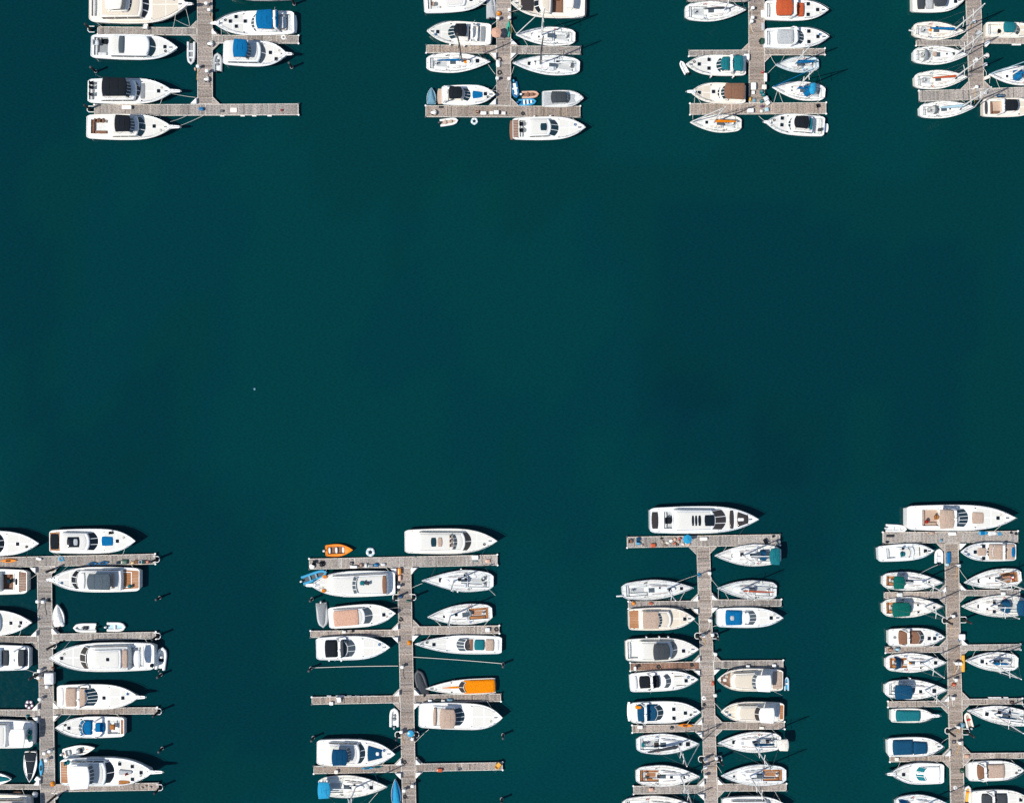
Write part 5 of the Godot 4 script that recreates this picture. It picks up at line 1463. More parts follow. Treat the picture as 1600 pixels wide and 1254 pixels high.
		{s=[1385,1036], b=[1480,1035], w=30, mast=1440, mh=8.5, dod=[1401,1413,10,"navy"], teak=true, boom=[1412], l="white sloop with small navy dodger and bare boom", hat=[[1462,1035,0.28],[1439,1035,0.2],[1438,1043,0.14]], pad=[[1421,1035,2,"orange"]]},
		{s=[1384,1077], b=[1481,1078], w=31, mast=1444, mh=9, bim=[1399,1427,11,"navy"], l="white sloop with wide navy canopy and two foredeck hatches", hat=[[1438,1080,0.26],[1460,1079,0.32]], fd=[[1423,-1]]},
		{s=[1401,1258], b=[1481,1255], w=30, mast=1446, mh=9, dod=[1408,1423,9,"blue"], l="white sloop with blue dodger partly showing at the foot of the walkway", hat=[[1442,1256]]},
		{s=[1597,900], b=[1507,910], w=30, mast=1556, mh=9, boom=[1582], cov="tan", cr=0.3, teak=true, l="white sloop with tan sail cover and red cockpit cushion", hat=[[1530.5,907,0.32],[1546,903,0.14]], pad=[[1583,903,3,"red"]], ml=[[1512,906,1499,888]]},
		{s=[1606,947], b=[1503,947], w=34, mast=1546, mh=9, dod=[1566,1580,11,"navy"], bim=[1590,1604,12,"navy"], boom=[1594], l="white sloop with navy dodger and navy stern canopy", hat=[[1530,947,0.28],[1553,941,0.26],[1553,955,0.26],[1542,951,0.16]]},
		{s=[1592,1035], b=[1509,1032], w=30, mast=1544, mh=10, boom=[1578], cov="blue", cr=0.28, l="white sloop with blue sail cover and white furled headsail", hat=[[1534,1033,0.3],[1541,1036,0.16],[1566,1032,0.16]], genoa="white"},
		{s=[1612,1124], b=[1512,1110], w=29, mast=1552, mh=9, boom=[1592], cov="deepblue", cr=0.16, l="white sloop with slim dark sail along its boom and four dark hatches", hat=[[1541,1115,0.3],[1560,1112,0.3],[1577,1120,0.34],[1578,1112,0.22]]}]:
		sailboat(d)

# ------------------------------------------------------------------ small craft
# inflatable tender: centre, length, width (grid), heading in degrees (0 = bow to the right, 90 = bow up), colours
func tender(x: float, y: float, len: float, wid: float, deg: float, tc: String, fc: String, label: String, opt := {}):
	var c := at(x, y, 0.3)
	c.y = 0
	var o := thing(opt.get("n", "inflatable_dinghy"), label, "dinghy", c, deg_to_rad(deg), opt.get("g", ""))
	var L := len * CELL; var w := wid * CELL / 2.0
	var r := clampf(w * 0.3, 0.14, 0.26)
	var pts := []
	for s in [-1.0, 1.0]:
		var half := []
		for i in 11:
			var t := i / 10.0
			var u := -L / 2.0 + t * (L - r)
			var f := 1.0 if t < 0.5 else sqrt(maxf(0.0, 1.0 - pow((t - 0.5) / 0.5, 2.6)))
			half.append(Vector3(u, 0.26 + 0.16 * pow(t, 3.0), s * (w - r) * f))
		if s > 0: half.reverse(); half.pop_front()
		pts.append_array(half)
	var st := sf()
	tube(st, pts, r, 8)
	put(st, "tube", mat("rubber", tc), o)
	var fs := sf(false)
	block(fs, outl(-L / 2.0 + 0.15, L / 2.0 - r * 2.2, w - r, (w - r) * 0.55, L * 0.1, 0.02, 4), [[-0.15, 0.08], [0.2, 0.0]])
	put(fs, "floor", mat("rubber", fc), o)
	if opt.get("cover", "") != "":
		var cs := sf()
		block(cs, outl(-L / 2.0 - 0.05, L / 2.0 + 0.02, w * 0.95, w * 0.5, L * 0.24, 0.1, 5), [[0.3, -0.03], [0.46, 0.02], [0.56, 0.14]], 0.22)
		put(cs, "cover", mat("cloth", opt.cover), o)
	else:
		for t in opt.get("seats", [-0.12]):
			var ss := sf(false)
			block(ss, outl(t * L - 0.14, t * L + 0.14, w - r * 0.9, w - r * 0.9, 0.02, 0.02, 2), [[0.36, 0.0], [0.42, 0.0], [0.44, 0.02]])
			put(ss, "thwart", mat("gel", opt.get("seat", "pale")), o)
		if opt.get("console", "") != "":
			var ks := sf()
			block(ks, outl(0.02, 0.42, w * 0.32, w * 0.28, 0.06, 0.04, 3), [[0.15, 0.0], [0.75, 0.03], [0.82, 0.08]], 0.02)
			put(ks, "console", mat("gel", opt.console), o)
			var sm := sf()
			block(sm, outl(-0.5, -0.1, w * 0.34, w * 0.34, 0.04, 0.04, 3), [[0.15, 0.0], [0.52, 0.0], [0.58, 0.05]], 0.02)
			put(sm, "seat", mat("cloth", opt.get("seat", "grey")), o)
	for z in opt.get("motors", [0.0]):
		var ms := sf()
		block(ms, outl(-L / 2.0 - 0.34, -L / 2.0 + 0.05, 0.13, 0.15, 0.08, 0.08, 3), [[0.45, 0.0], [0.78, 0.0], [0.88, 0.05]], 0.03, z)
		tube(ms, [Vector3(-L / 2.0 - 0.12, 0.5, z), Vector3(-L / 2.0 - 0.12, -0.45, z)], 0.06, 6)
		put(ms, "outboard", mat("gel", opt.get("motor", "black")), o)
	return o

func kayak(x: float, y: float, len: float, wid: float, deg: float, col: String, label: String, h0: float, group := ""):
	var c := at(x, y, h0)
	var o := thing("kayak", label, "kayak", c, deg_to_rad(deg), group)
	var L := len * CELL; var w := wid * CELL / 2.0
	var st := sf()
	var rings := []
	for i in 13:
		var t := i / 12.0
		var u := -L / 2.0 + t * L
		var f := maxf(0.04, pow(sin(PI * clampf(t, 0.012, 0.988)), 0.75))
		var up := 0.1 * pow(absf(t - 0.5) * 2.0, 3.0)
		var ring := PackedVector3Array()
		for k in 10:
			var a := TAU * k / 10.0
			ring.append(Vector3(u, 0.15 + up + sin(a) * 0.15 * (f * 0.7 + 0.3), cos(a) * w * f))
		rings.append(ring)
	rise(st, rings)
	fan(st, rings[0], false); fan(st, rings[-1], true)
	put(st, "hull", mat("rubber", col), o)
	var cs := sf()
	block(cs, outl(-0.45, 0.35, w * 0.5, w * 0.42, 0.2, 0.2, 4), [[0.27, 0.0], [0.315, 0.01]], 0.0)
	put(cs, "cockpit_opening", mat("rubber", "black"), o)
	var rs := sf()
	var pl := []
	for p in outl(-0.48, 0.38, w * 0.55, w * 0.46, 0.22, 0.22, 4): pl.append(Vector3(p.x, 0.315, p.y))
	pl.append(pl[0])
	tube(rs, pl, 0.025, 5)
	put(rs, "coaming", mat("rubber", col), o)

func skiff(x: float, y: float, len: float, wid: float, deg: float, hc: String, label: String, opt := {}):
	var r := deg_to_rad(deg)
	var dx := cos(r) * len / 2.0; var dy := -sin(r) * len / 2.0
	var d := {s = [x - dx, y - dy], b = [x + dx, y + dy], w = wid, fb = opt.get("fb", 0.7), hc = hc, l = label, um = 0.4, ws = opt.get("ws", 0.85), p = 2.0, rail = 1.0, bs = hc, rc = opt.get("rc", "pale")}
	var o := start_boat(d, opt.get("n", "skiff"), "small boat")
	if absf(d.b[0] - d.s[0]) < 1.0: B.slope = 0.0
	var L: float = B.L
	var pits := []
	if opt.get("cover", "") == "": pits.append([-L * 0.42, L * 0.2, B.bw * 0.6, opt.get("floor", "pale"), 0.4])
	hull(o, d, pits)
	if opt.get("cover", "") != "":
		var cs := sf()
		block(cs, outl(-L / 2.0 + 0.1, L / 2.0 - 0.15, B.bw * 0.9, B.bw * 0.42, L * 0.28, 0.12, 5), [[sheer(0) - 0.1, 0.0], [sheer(0) + 0.08, 0.02], [sheer(0) + 0.14, 0.1]], opt.get("peak", 0.2))
		var k := put(cs, "cover", mat("cloth", opt.cover), o)
		for t in opt.get("ribs", []):
			var rb := sf()
			var x0: float = t * L
			var w: float = half_at(x0) * 0.72
			tube(rb, [Vector3(x0, sheer(0) + 0.14, -w), Vector3(x0, sheer(0) + 0.16 + opt.get("peak", 0.2), 0), Vector3(x0, sheer(0) + 0.14, w)], 0.035, 5)
			put(rb, "seam", mat("cloth", opt.get("ribc", opt.cover)), k)
	else:
		var y0 = cockpit(o, pits[0], hc)
		for t in opt.get("seats", [-0.3, 0.0]):
			cushion(o, "seat", t * L - 0.2, t * L + 0.2, B.bw * 0.5, B.bw * 0.5, y0, 0.34, opt.get("seat", "pale"))
		if opt.has("console"):
			cushion(o, "console", -L * 0.08, L * 0.06, B.bw * 0.45, B.bw * 0.42, y0, 0.8, opt.console, 0.0, "gel")
			windshield(o, L * 0.06, L * 0.13, B.bw * 0.4, B.bw * 0.46, y0 + 0.45, y0 + 0.9, 1, "glass", 0.05, 0.1)
		for q in opt.get("pads", []):
			cushion(o, "stripe_panel", q[0] * L, q[1] * L, q[2] * CELL, q[2] * CELL * 0.5, deck_y(q[0] * L) - 0.02, 0.09, q[3])
	if opt.get("motor", true):
		var ms := sf()
		block(ms, outl(-L / 2.0 - 0.38, -L / 2.0 + 0.02, 0.15, 0.17, 0.08, 0.08, 3), [[0.5, 0.0], [0.95, 0.0], [1.05, 0.05]], 0.03)
		tube(ms, [Vector3(-L / 2.0 - 0.15, 0.55, 0), Vector3(-L / 2.0 - 0.15, -0.45, 0)], 0.07, 6)
		put(ms, "outboard", mat("gel", opt.get("motorc", "black")), o)
	return o

func float_ring(x: float, y: float, d: float, a: String, b: String, label: String):
	var o := thing("float_ring", label, "float", at(x, y, 0.0))
	var R := d * CELL / 2.0
	var n := 10
	for i in n:
		var st := sf()
		var pts := []
		for k in 4:
			var t := TAU * (i + k / 3.0) / n
			pts.append(Vector3(cos(t) * R * 0.68, 0.14, sin(t) * R * 0.68))
		tube(st, pts, R * 0.32, 8)
		put(st, "ring_segment", mat("rubber", a if i % 2 == 0 else b), o)
	var m := sf()
	block(m, outl(-R * 0.4, R * 0.4, R * 0.4, R * 0.4, R * 0.3, R * 0.3, 4), [[-0.02, 0.0], [0.06, 0.0]])
	put(m, "seat_mesh", mat("cloth", "stripe"), o)

func build_small_craft():
	tender(298.5, 83.5, 36, 14, -90, "pale", "grey", "pale grey inflatable tied along the walkway near the white sportfisher", {seats = [-0.1, 0.18], motor = "black"})
	tender(339.8, 97, 29, 15, 90, "silver", "pale", "grey inflatable with black outboard under the blue canopied flybridge cruiser", {seats = [-0.05], console = "grey"})
	tender(767.5, 11, 36, 15.5, 90, "silver", "grey", "grey covered tender with two outboards beside the walkway", {cover = "silver", motors = [-0.25, 0.25]})
	skiff(674, 149.5, 26, 14, 90, "bluegrey", "small boat wrapped in blue grey cover off the bathing platform", {cover = "bluegrey", motor = false, ws = 0.95, fb = 0.6})
	tender(702, 190, 29, 12, 8, "white", "tan", "small white inflatable with tan floor outside the head pier", {seats = [-0.2, 0.1], seat = "tan", motor = "dgrey"})
	float_ring(741.3, 189.5, 11.5, "white", "lightblue", "small white and pale blue float ring tied to the head pier")
	tender(805, 141, 26, 12, -80, "blue", "white", "blue and white inflatable squeezed against the walkway", {seats = [-0.1, 0.2], seat = "white", motor = "skyblue"})
	tender(829, 147.5, 27, 12, 2, "pinktan", "brown", "faded orange inflatable with brown floor", {seats = [-0.15, 0.12], seat = "brown", motor = "white"})
	tender(824.5, 159.3, 28, 11.5, 4, "skyblue", "blue", "bright blue inflatable with white straps beside the finger pier end", {seats = [-0.2, 0.0, 0.2], seat = "white", motor = "blue"})
	tender(1068.5, 105, 22, 9, 118, "white", "pale", "small white inflatable lying across the bow of the teal canvas cruiser", {seats = [0.0]})
	skiff(90, 961.5, 35, 18, 95, "white", "white skiff under a white cover tied along the walkway", {cover = "white", peak = 0.25, ribs = [0.0], ribc = "pale"})
	tender(132, 980.5, 36, 15, 180, "white", "pale", "white inflatable with grey console and outboard, bow towards the walkway", {console = "grey", seat = "dgrey", seats = []})
	tender(182, 979, 30, 15, 0, "white", "lightblue", "pale inflatable with light blue floor, bow away from the walkway", {seats = [-0.1], motor = "white"})
	tender(252, 1028, 36, 17, 82, "white", "pale", "white tender carried across the stern of the longest yacht", {console = "white", seat = "black", seats = [], motor = "dgrey"})
	skiff(122.5, 1173, 51, 17, 11, "white", "small white motorboat with orange stripes and grey console", {seats = [-0.32], console = "grey", pads = [[0.21, 0.42, 1.0, "orange"], [-0.47, -0.43, 3.0, "orange"]], motorc = "white"})
	skiff(46, 1198, 48, 21, -92, "white", "white skiff under a charcoal cover tied along the walkway", {cover = "stripe", peak = 0.08, ribs = [-0.2, 0.2], ribc = "silver", motor = true})
	skiff(-4, 1217, 42, 18, 0, "white", "white skiff with teal cover showing only its bow", {cover = "teal"})
	skiff(529.5, 859.5, 43, 19, 2, "orange", "orange workboat full of white bags outside the head pier", {rc = "orange", floor = "brown", seats = [-0.35, -0.1, 0.15], seat = "white", motorc = "white"})
	float_ring(579, 862, 14.5, "white", "lightblue", "large white float ring beside the orange workboat")
	tender(492, 900, 42, 15, 20, "skyblue", "dgrey", "sky blue inflatable with dark floor tucked under the bulky yacht's bow", {seats = [-0.2, 0.05], seat = "bluegrey", motor = "white"})
	tender(503.5, 961, 39, 18, -85, "silver", "grey", "grey covered inflatable moored across the pink canvas cruiser's stern", {cover = "grey", motor = "pale"})
	tender(657.5, 1065, 40, 18, 105, "dgrey", "dgrey", "charcoal covered inflatable beside the orange covered speedboat", {cover = "dgrey", motor = "black"})
	tender(616, 1120, 30, 15.5, 90, "white", "pale", "white inflatable with grey outboard in the corner of the empty finger pier", {console = "silver", seat = "grey", seats = [], motor = "silver"})
	skiff(618.5, 1240, 46, 15, 93, "blue", "blue covered canoe pointing up along the walkway foot", {cover = "skyblue", peak = 0.18, motor = false, ws = 0.5, n = "covered_canoe"})
	tender(1229.5, 1067.5, 22, 8, 90, "lightblue", "skyblue", "small pale blue dinghy hung across the trawler yacht's stern", {seats = [0.0], motors = []})
	tender(1401, 825.5, 33, 13, -3, "white", "pale", "white inflatable with two thwarts above the head pier end", {seats = [-0.15, 0.15], motor = "pale"})
	tender(1467.5, 868, 23, 14, 90, "white", "pale", "short white inflatable between the small cruiser's bow and the walkway", {seats = [-0.1], motor = "black"})
	tender(1513.5, 1124, 25, 12, 105, "cream", "tan", "cream inflatable with red floor tied to the walkway", {seats = [0.0], seat = "red", motor = "silver"})
	tender(1512, 1240, 28, 12, 85, "pale", "yellow", "pale inflatable with orange tank near the foot of the walkway", {seats = [0.1], seat = "orange", motor = "silver"})
	# kayaks and boards lying on the docks
	kayak(794.6, 46, 27, 6.5, 90, "mint", "green kayak lying along the walkway edge", TOP)
	kayak(14, 875.5, 26, 6, 2, "orange", "orange kayak lying on the head pier", TOP)
	kayak(144.5, 880.2, 16, 6, 3, "blue", "bright blue kayak on the head pier, the one nearer the walkway", TOP)
	kayak(161.8, 879, 17, 6, 6, "blue", "bright blue kayak on the head pier, the one nearer the crates", TOP)
	kayak(64.5, 1198, 27, 7, 90, "skyblue", "sky blue kayak lying along the walkway edge by the covered skiff", TOP)
	kayak(1071, 1132.5, 24, 5.5, -2, "orange", "orange kayak lying on the finger pier below the blue cockpit cruiser", TOP)
	kayak(574, 1199.3, 19, 4, 4, "skyblue", "slim sky blue kayak on the finger pier below the blue canopied yacht", TOP)
	kayak(590, 1197.5, 15, 4, 6, "teal", "slim teal kayak on the finger pier below the blue canopied yacht", TOP)
	for q in [[643.5, 1026, 784, 1036.3, "long white line stretched from the walkway to a free pile below the slender runabout"], [488, 1043, 622, 1040, "long white line stretched from the walkway to a free pile below the black canopy cruiser"]]:
		var pa := at(q[0], q[1], 0.5); var pb := at(q[2], q[3], 0.5)
		var ln := thing("mooring_line", q[4], "rope", (pa + pb) / 2.0 * Vector3(1, 0, 1))
		var ls := sf()
		var pts := []
		for i in 9: pts.append(pa.lerp(pb, i / 8.0) - ln.position - Vector3(0, sin(PI * i / 8.0) * 0.3, 0))
		tube(ls, pts, 0.05, 5)
		put(ls, "rope", mat("rope", "rope"), ln)
	# a mooring buoy alone in the open water
	var o := thing("mooring_buoy", "tiny pale buoy alone in the open water", "buoy", at(398, 607.5, 0))
	var st := sf()
	ball(st, Vector3(0, 0.08, 0), Vector3(0.2, 0.18, 0.2))
	put(st, "buoy_body", mat("rubber", "bluegrey"), o)
	var r := sf()
	torus(r, Vector3(0, 0.31, 0), 0.06, 0.015, 8, 4, Basis(Vector3(1, 0, 0), PI / 2))
	put(r, "eye", mat("metal", "steel"), o)

# ------------------------------------------------------------------ things on the docks
func locker(x: float, y: float, wx: float, wy: float, h: float, col: String, label: String, group := "", turn := 0.0, base := TOP):
	var o := thing("dock_locker", label, "dock box", at(x, y, base), turn, group)
	var a := wx * CELL / 2.0; var b := wy * CELL / 2.0
	var s := sf(false)
	block(s, outl(-a + 0.02, a - 0.02, b - 0.02, b - 0.02, 0.03, 0.03, 2), [[0.0, 0.04], [h * 0.8, 0.0]])
	put(s, "box_body", mat("gel", col), o)
	var l := sf(false)
	block(l, outl(-a, a, b, b, 0.04, 0.04, 2), [[h * 0.79, 0.0], [h * 0.92, 0.0], [h, 0.05]], 0.03)
	put(l, "lid", mat("gel", col), o)

func crate(x: float, y: float, wx: float, wy: float, h: float, col: String, fill: String, label: String, turn := 0.0):
	var o := thing("crate", label, "crate", at(x, y, TOP), turn)
	var a := wx * CELL / 2.0; var b := wy * CELL / 2.0
	var s := sf(false)
	bx(s, Vector3(0, 0.02, 0), Vector3(a * 2 - 0.02, 0.04, b * 2 - 0.02))
	for q in [[Vector3(a - 0.02, h / 2, 0), Vector3(0.04, h, b * 2)], [Vector3(-a + 0.02, h / 2, 0), Vector3(0.04, h, b * 2)], [Vector3(0, h / 2, b - 0.02), Vector3(a * 2 - 0.08, h - 0.004, 0.04)], [Vector3(0, h / 2, -b + 0.02), Vector3(a * 2 - 0.08, h - 0.004, 0.04)]]:
		bx(s, q[0], q[1])
	put(s, "crate_shell", mat("rubber", col), o)
	var f := sf()
	block(f, outl(-a + 0.06, a - 0.06, b - 0.06, b - 0.06, 0.05, 0.05, 3), [[0.05, 0.0], [h * 0.7, 0.0], [h * 0.8, 0.05]], 0.05)
	put(f, "contents", mat("cloth", fill), o)

func bundle(x: float, y: float, wx: float, wy: float, h: float, col: String, label: String, turn := 0.0, called := "bag", group := ""):
	var o := thing(called, label, called.replace("_", " "), at(x, y, TOP), turn, group)
	var s := sf()
	var a := wx * CELL / 2.0; var b := wy * CELL / 2.0
	var nz := FastNoiseLite.new()
	nz.seed = int(x * 7 + y)
	nz.frequency = 1.4
	var rings := []
	for i in 7:
		var t := i / 6.0
		var f := [0.9, 1.0, 1.0, 0.9, 0.72, 0.45, 0.14][i] as float
		var ring := PackedVector3Array()
		for k in 14:
			var g := TAU * k / 14.0
			var sq := 1.0 / pow(pow(absf(cos(g)), 4.0) + pow(absf(sin(g)), 4.0), 0.25)
			var q := Vector3(cos(g) * a * f * sq, h * pow(t, 0.8), sin(g) * b * f * sq)
			var d := 1.0 + 0.22 * nz.get_noise_3d(q.x * 2.0, q.y * 2.0 + 5.0, q.z * 2.0)
			ring.append(Vector3(q.x * d, q.y if i == 0 else q.y * d, q.z * d))
		rings.append(ring)
	rise(s, rings)
	fan(s, rings[-1], true)
	put(s, "cloth", mat("cloth", col), o)
	var r := sf()
	tube(r, [Vector3(-a * 0.8, h * 0.75, 0), Vector3(0, h * 1.03, 0.02), Vector3(a * 0.8, h * 0.75, 0)], 0.02, 5)
	put(r, "tie_cord", mat("rope", "rope"), o)

func pedestal(x: float, y: float, walk: String):
	var o := thing("power_pedestal", "white dockside power pedestal on the " + walk, "power pedestal", at(x, y, TOP), 0.0, "power pedestals")
	var s := sf(false)
	block(s, outl(-0.2, 0.2, 0.17, 0.17, 0.05, 0.05, 3), [[0.0, 0.0], [0.9, 0.03]])
	put(s, "post", mat("gel", "white"), o)
	var c := sf(false)
	block(c, outl(-0.26, 0.26, 0.23, 0.23, 0.08, 0.08, 3), [[0.9, 0.0], [1.0, 0.0], [1.06, 0.08]], 0.03)
	put(c, "cap", mat("gel", "white"), o)
	for z in [-0.175, 0.175]:
		var k := sf(false)
		bx(k, Vector3(0, 0.6, z), Vector3(0.16, 0.22, 0.05))
		put(k, "socket", mat("rubber", "dgrey"), o)
	var pc := sf()
	var pts := [Vector3(0, 0.5, 0.19), Vector3(0.04, 0.06, 0.32)]
	var ang := rng.randf_range(0.6, 2.5)
	for i in 7:
		ang += rng.randf_range(-0.7, 0.7)
		var q: Vector3 = pts[-1] + Vector3(cos(ang) * 0.12, 0, sin(ang) * 0.3)
		pts.append(Vector3(clampf(q.x, -0.45, 0.45), 0.045, q.z))
	tube(pc, pts, 0.03, 5)
	put(pc, "power_cord", mat("rubber", ["yellow", "black", "white"][rng.randi() % 3]), o)

func hose(x: float, y: float, r: float, col: String, group := "coiled hoses"):
	var o := thing("hose_coil", "coil of %s hose lying flat on the planks" % col, "hose", at(x, y, TOP), 0.0, group + " " + col)
	var s := sf()
	var pts := []
	for i in 60:
		var a := i * TAU / 15.0
		pts.append(Vector3(cos(a) * (r * CELL - 0.035 * i / 15.0 * 1.6), 0.035 + 0.02 * (i / 15), sin(a) * (r * CELL - 0.035 * i / 15.0 * 1.6)))
	pts.append(Vector3(r * CELL * 1.4, 0.04, r * CELL * 0.9))
	tube(s, pts, 0.033, 5)
	put(s, "hose", mat("rubber", {"dark": "black", "white": "white", "blue": "skyblue"}[col]), o)

func steps(x: float, y: float, turn: float, label: String):
	var o := thing("boarding_steps", label, "steps", at(x, y, TOP), turn)
	for i in 3:
		var s := sf(false)
		block(s, outl(-0.45 + i * 0.3, -0.45 + i * 0.3 + 0.28, 0.35, 0.35, 0.03, 0.02, 2), [[0.22 * (i + 1) - 0.05, 0.0], [0.22 * (i + 1), 0.01]])
		put(s, "tread", mat("gel", "white"), o)
	for z in [-0.37, 0.37]:
		var s := sf(false)
		flat(s)
		var v := [Vector3(-0.45, 0, z), Vector3(0.45, 0, z), Vector3(0.45, 0.64, z), Vector3(0.15, 0.64, z), Vector3(-0.45, 0.2, z)]
		for k in [[0, 1, 2], [0, 2, 3], [0, 3, 4]]:
			tri(s, v[k[0]], v[k[1]], v[k[2]])
			tri(s, v[k[0]] + Vector3(0, 0, 0.03), v[k[2]] + Vector3(0, 0, 0.03), v[k[1]] + Vector3(0, 0, 0.03))
		put(s, "side_panel", mat("gel", "white"), o)

func chair(x: float, y: float, turn: float, col: String, label: String):
	var o := thing("deck_chair", label, "chair", at(x, y, TOP), turn)
	var s := sf()
	block(s, outl(-0.28, 0.28, 0.28, 0.28, 0.05, 0.05, 3), [[0.38, 0.0], [0.43, 0.0], [0.45, 0.03]], 0.01)
	put(s, "seat", mat("cloth", col), o)
	var b := sf(false)
	bx(b, Vector3(-0.33, 0.68, 0), Vector3(0.05, 0.55, 0.54), Basis(Vector3(0, 0, 1), 0.3))
	put(b, "backrest", mat("cloth", col), o)
	for sx in [-0.24, 0.24]:
		for sz in [-0.24, 0.24]:
			var l := sf()
			tube(l, [Vector3(sx, 0, sz), Vector3(sx, 0.4, sz)], 0.02, 5)
			put(l, "leg", mat("metal", "steel"), o)

func parasol(x: float, y: float, d: float, h: float, col: String, label: String):
	var o := thing("parasol", label, "parasol", at(x, y, TOP))
	var R := d * CELL / 2.0
	var s := sf()
	for k in 8:
		var a0 := TAU * k / 8.0; var a1 := TAU * (k + 1) / 8.0
		var p0 := Vector3(cos(a0) * R, h, sin(a0) * R); var p1 := Vector3(cos(a1) * R, h, sin(a1) * R)
		var m := (p0 + p1) / 2.0 * Vector3(0.96, 1, 0.96) + Vector3(0, 0.04, 0)
		var c := Vector3(0, h + R * 0.38, 0)
		flat(s)
		tri(s, c, p0, m); tri(s, c, m, p1)
	put(s, "canopy", mat("cloth", col), o)
	var p := sf()
	tube(p, [Vector3(0, 0, 0), Vector3(0, h + R * 0.38 + 0.1, 0)], 0.03, 6)
	put(p, "pole", mat("metal", "steel"), o)
	var b := sf()
	block(b, outl(-0.3, 0.3, 0.3, 0.3, 0.2, 0.2, 4), [[0.0, 0.0], [0.08, 0.02]])
	put(b, "base", mat("rubber", "dgrey"), o)
	for k in 8:
		var r := sf()
		var a := TAU * k / 8.0
		tube(r, [Vector3(0, h + R * 0.36, 0), Vector3(cos(a) * R * 0.98, h - 0.01, sin(a) * R * 0.98)], 0.012, 4)
		put(r, "rib", mat("metal", "steel"), o)

func round_table(x: float, y: float, d: float, col: String, label: String, h := 0.72):
	var o := thing("round_table", label, "table", at(x, y, TOP))
	var R := d * CELL / 2.0
	var s := sf()
	var ring := []
	for l in [[h - 0.05, R], [h - 0.02, R], [h, R - 0.03]]:
		var r := PackedVector3Array()
		for k in 20: r.append(Vector3(cos(TAU * k / 20) * l[1], l[0], sin(TAU * k / 20) * l[1]))
		ring.append(r)
	rise(s, ring)
	fan(s, ring[0], false); fan(s, ring[-1], true)
	put(s, "table_top", mat("gel", col), o)
	var p := sf()
	tube(p, [Vector3(0, 0.03, 0), Vector3(0, h - 0.04, 0)], 0.05, 8)
	put(p, "pedestal", mat("metal", "steel"), o)
	var b := sf()
	block(b, outl(-0.3, 0.3, 0.3, 0.3, 0.2, 0.2, 4), [[0.0, 0.0], [0.05, 0.02]])
	put(b, "foot", mat("rubber", "dgrey"), o)

func tub(x: float, y: float, d: float, col: String, label: String, group := ""):
	var o := thing("round_tub", label, "tub", at(x, y, TOP), 0.0, group)
	var R := d * CELL / 2.0
	var s := sf()
	var rings := []
	for l in [[0.0, 0.85], [0.4, 0.98], [0.48, 1.0]]:
		var r := PackedVector3Array()
		for k in 18: r.append(Vector3(cos(TAU * k / 18) * R * l[1], l[0], sin(TAU * k / 18) * R * l[1]))
		rings.append(r)
	rise(s, rings)
	put(s, "tub_body", mat("gel", col), o)
	var c := sf()
	block(c, outl(-R, R, R * 0.6, R * 0.6, R * 0.6, R * 0.6, 5), [[0.47, 0.06], [0.53, 0.08]], 0.06)
	put(c, "lid", mat("gel", col), o)

func cart(x: float, y: float, turn: float, col: String, label: String):
	var o := thing("dock_cart", label, "cart", at(x, y, TOP), turn)
	var s := sf(false)
	var lo := outl(-0.5, 0.5, 0.34, 0.34, 0.05, 0.05, 2)
	loft(s, [ringof(lo, 0.28, 0.1), ringof(lo, 0.62, 0.0), ringof(lo, 0.62, 0.04), ringof(lo, 0.3, 0.13)])
	fan(s, ringof(lo, 0.3, 0.13), true)
	put(s, "cart_tub", mat("rubber", col), o)
	for z in [-0.38, 0.38]:
		var w := sf()
		torus(w, Vector3(0.1, 0.22, z), 0.17, 0.05, 14, 6, Basis(Vector3(1, 0, 0), PI / 2))
		var k := put(w, "wheel", mat("rubber", "black"), o)
		var h := sf()
		tube(h, [Vector3(0.1, 0.22, z - 0.04), Vector3(0.1, 0.22, z + 0.04)], 0.1, 8)
		put(h, "hub", mat("metal", "steel"), k)
	var hd := sf()
	tube(hd, [Vector3(-0.45, 0.55, -0.3), Vector3(-0.95, 0.85, -0.3), Vector3(-0.95, 0.85, 0.3), Vector3(-0.45, 0.55, 0.3)], 0.022, 5)
	tube(hd, [Vector3(-0.4, 0.3, 0), Vector3(-0.45, 0.0, 0)], 0.025, 5)
	put(hd, "handle", mat("metal", "steel"), o)

func board(x: float, y: float, len: float, wid: float, deg: float, col: String, col2: String, label: String):
	var o := thing("paddleboard", label, "paddleboard", at(x, y, TOP), deg_to_rad(deg))
	var L := len * CELL / 2.0; var w := wid * CELL / 2.0
	var s := sf()
	block(s, outl(-L, L, w, w * 0.8, L * 0.5, L * 0.25, 5), [[0.0, 0.05], [0.07, 0.0], [0.12, 0.04]])
	put(s, "board", mat("rubber", col), o)
	var p := sf(false)
	block(p, outl(-L * 0.6, L * 0.25, w * 0.75, w * 0.72, 0.05, 0.05, 3), [[0.11, 0.0], [0.13, 0.01]])
	put(p, "deck_pad", mat("cloth", col2), o)

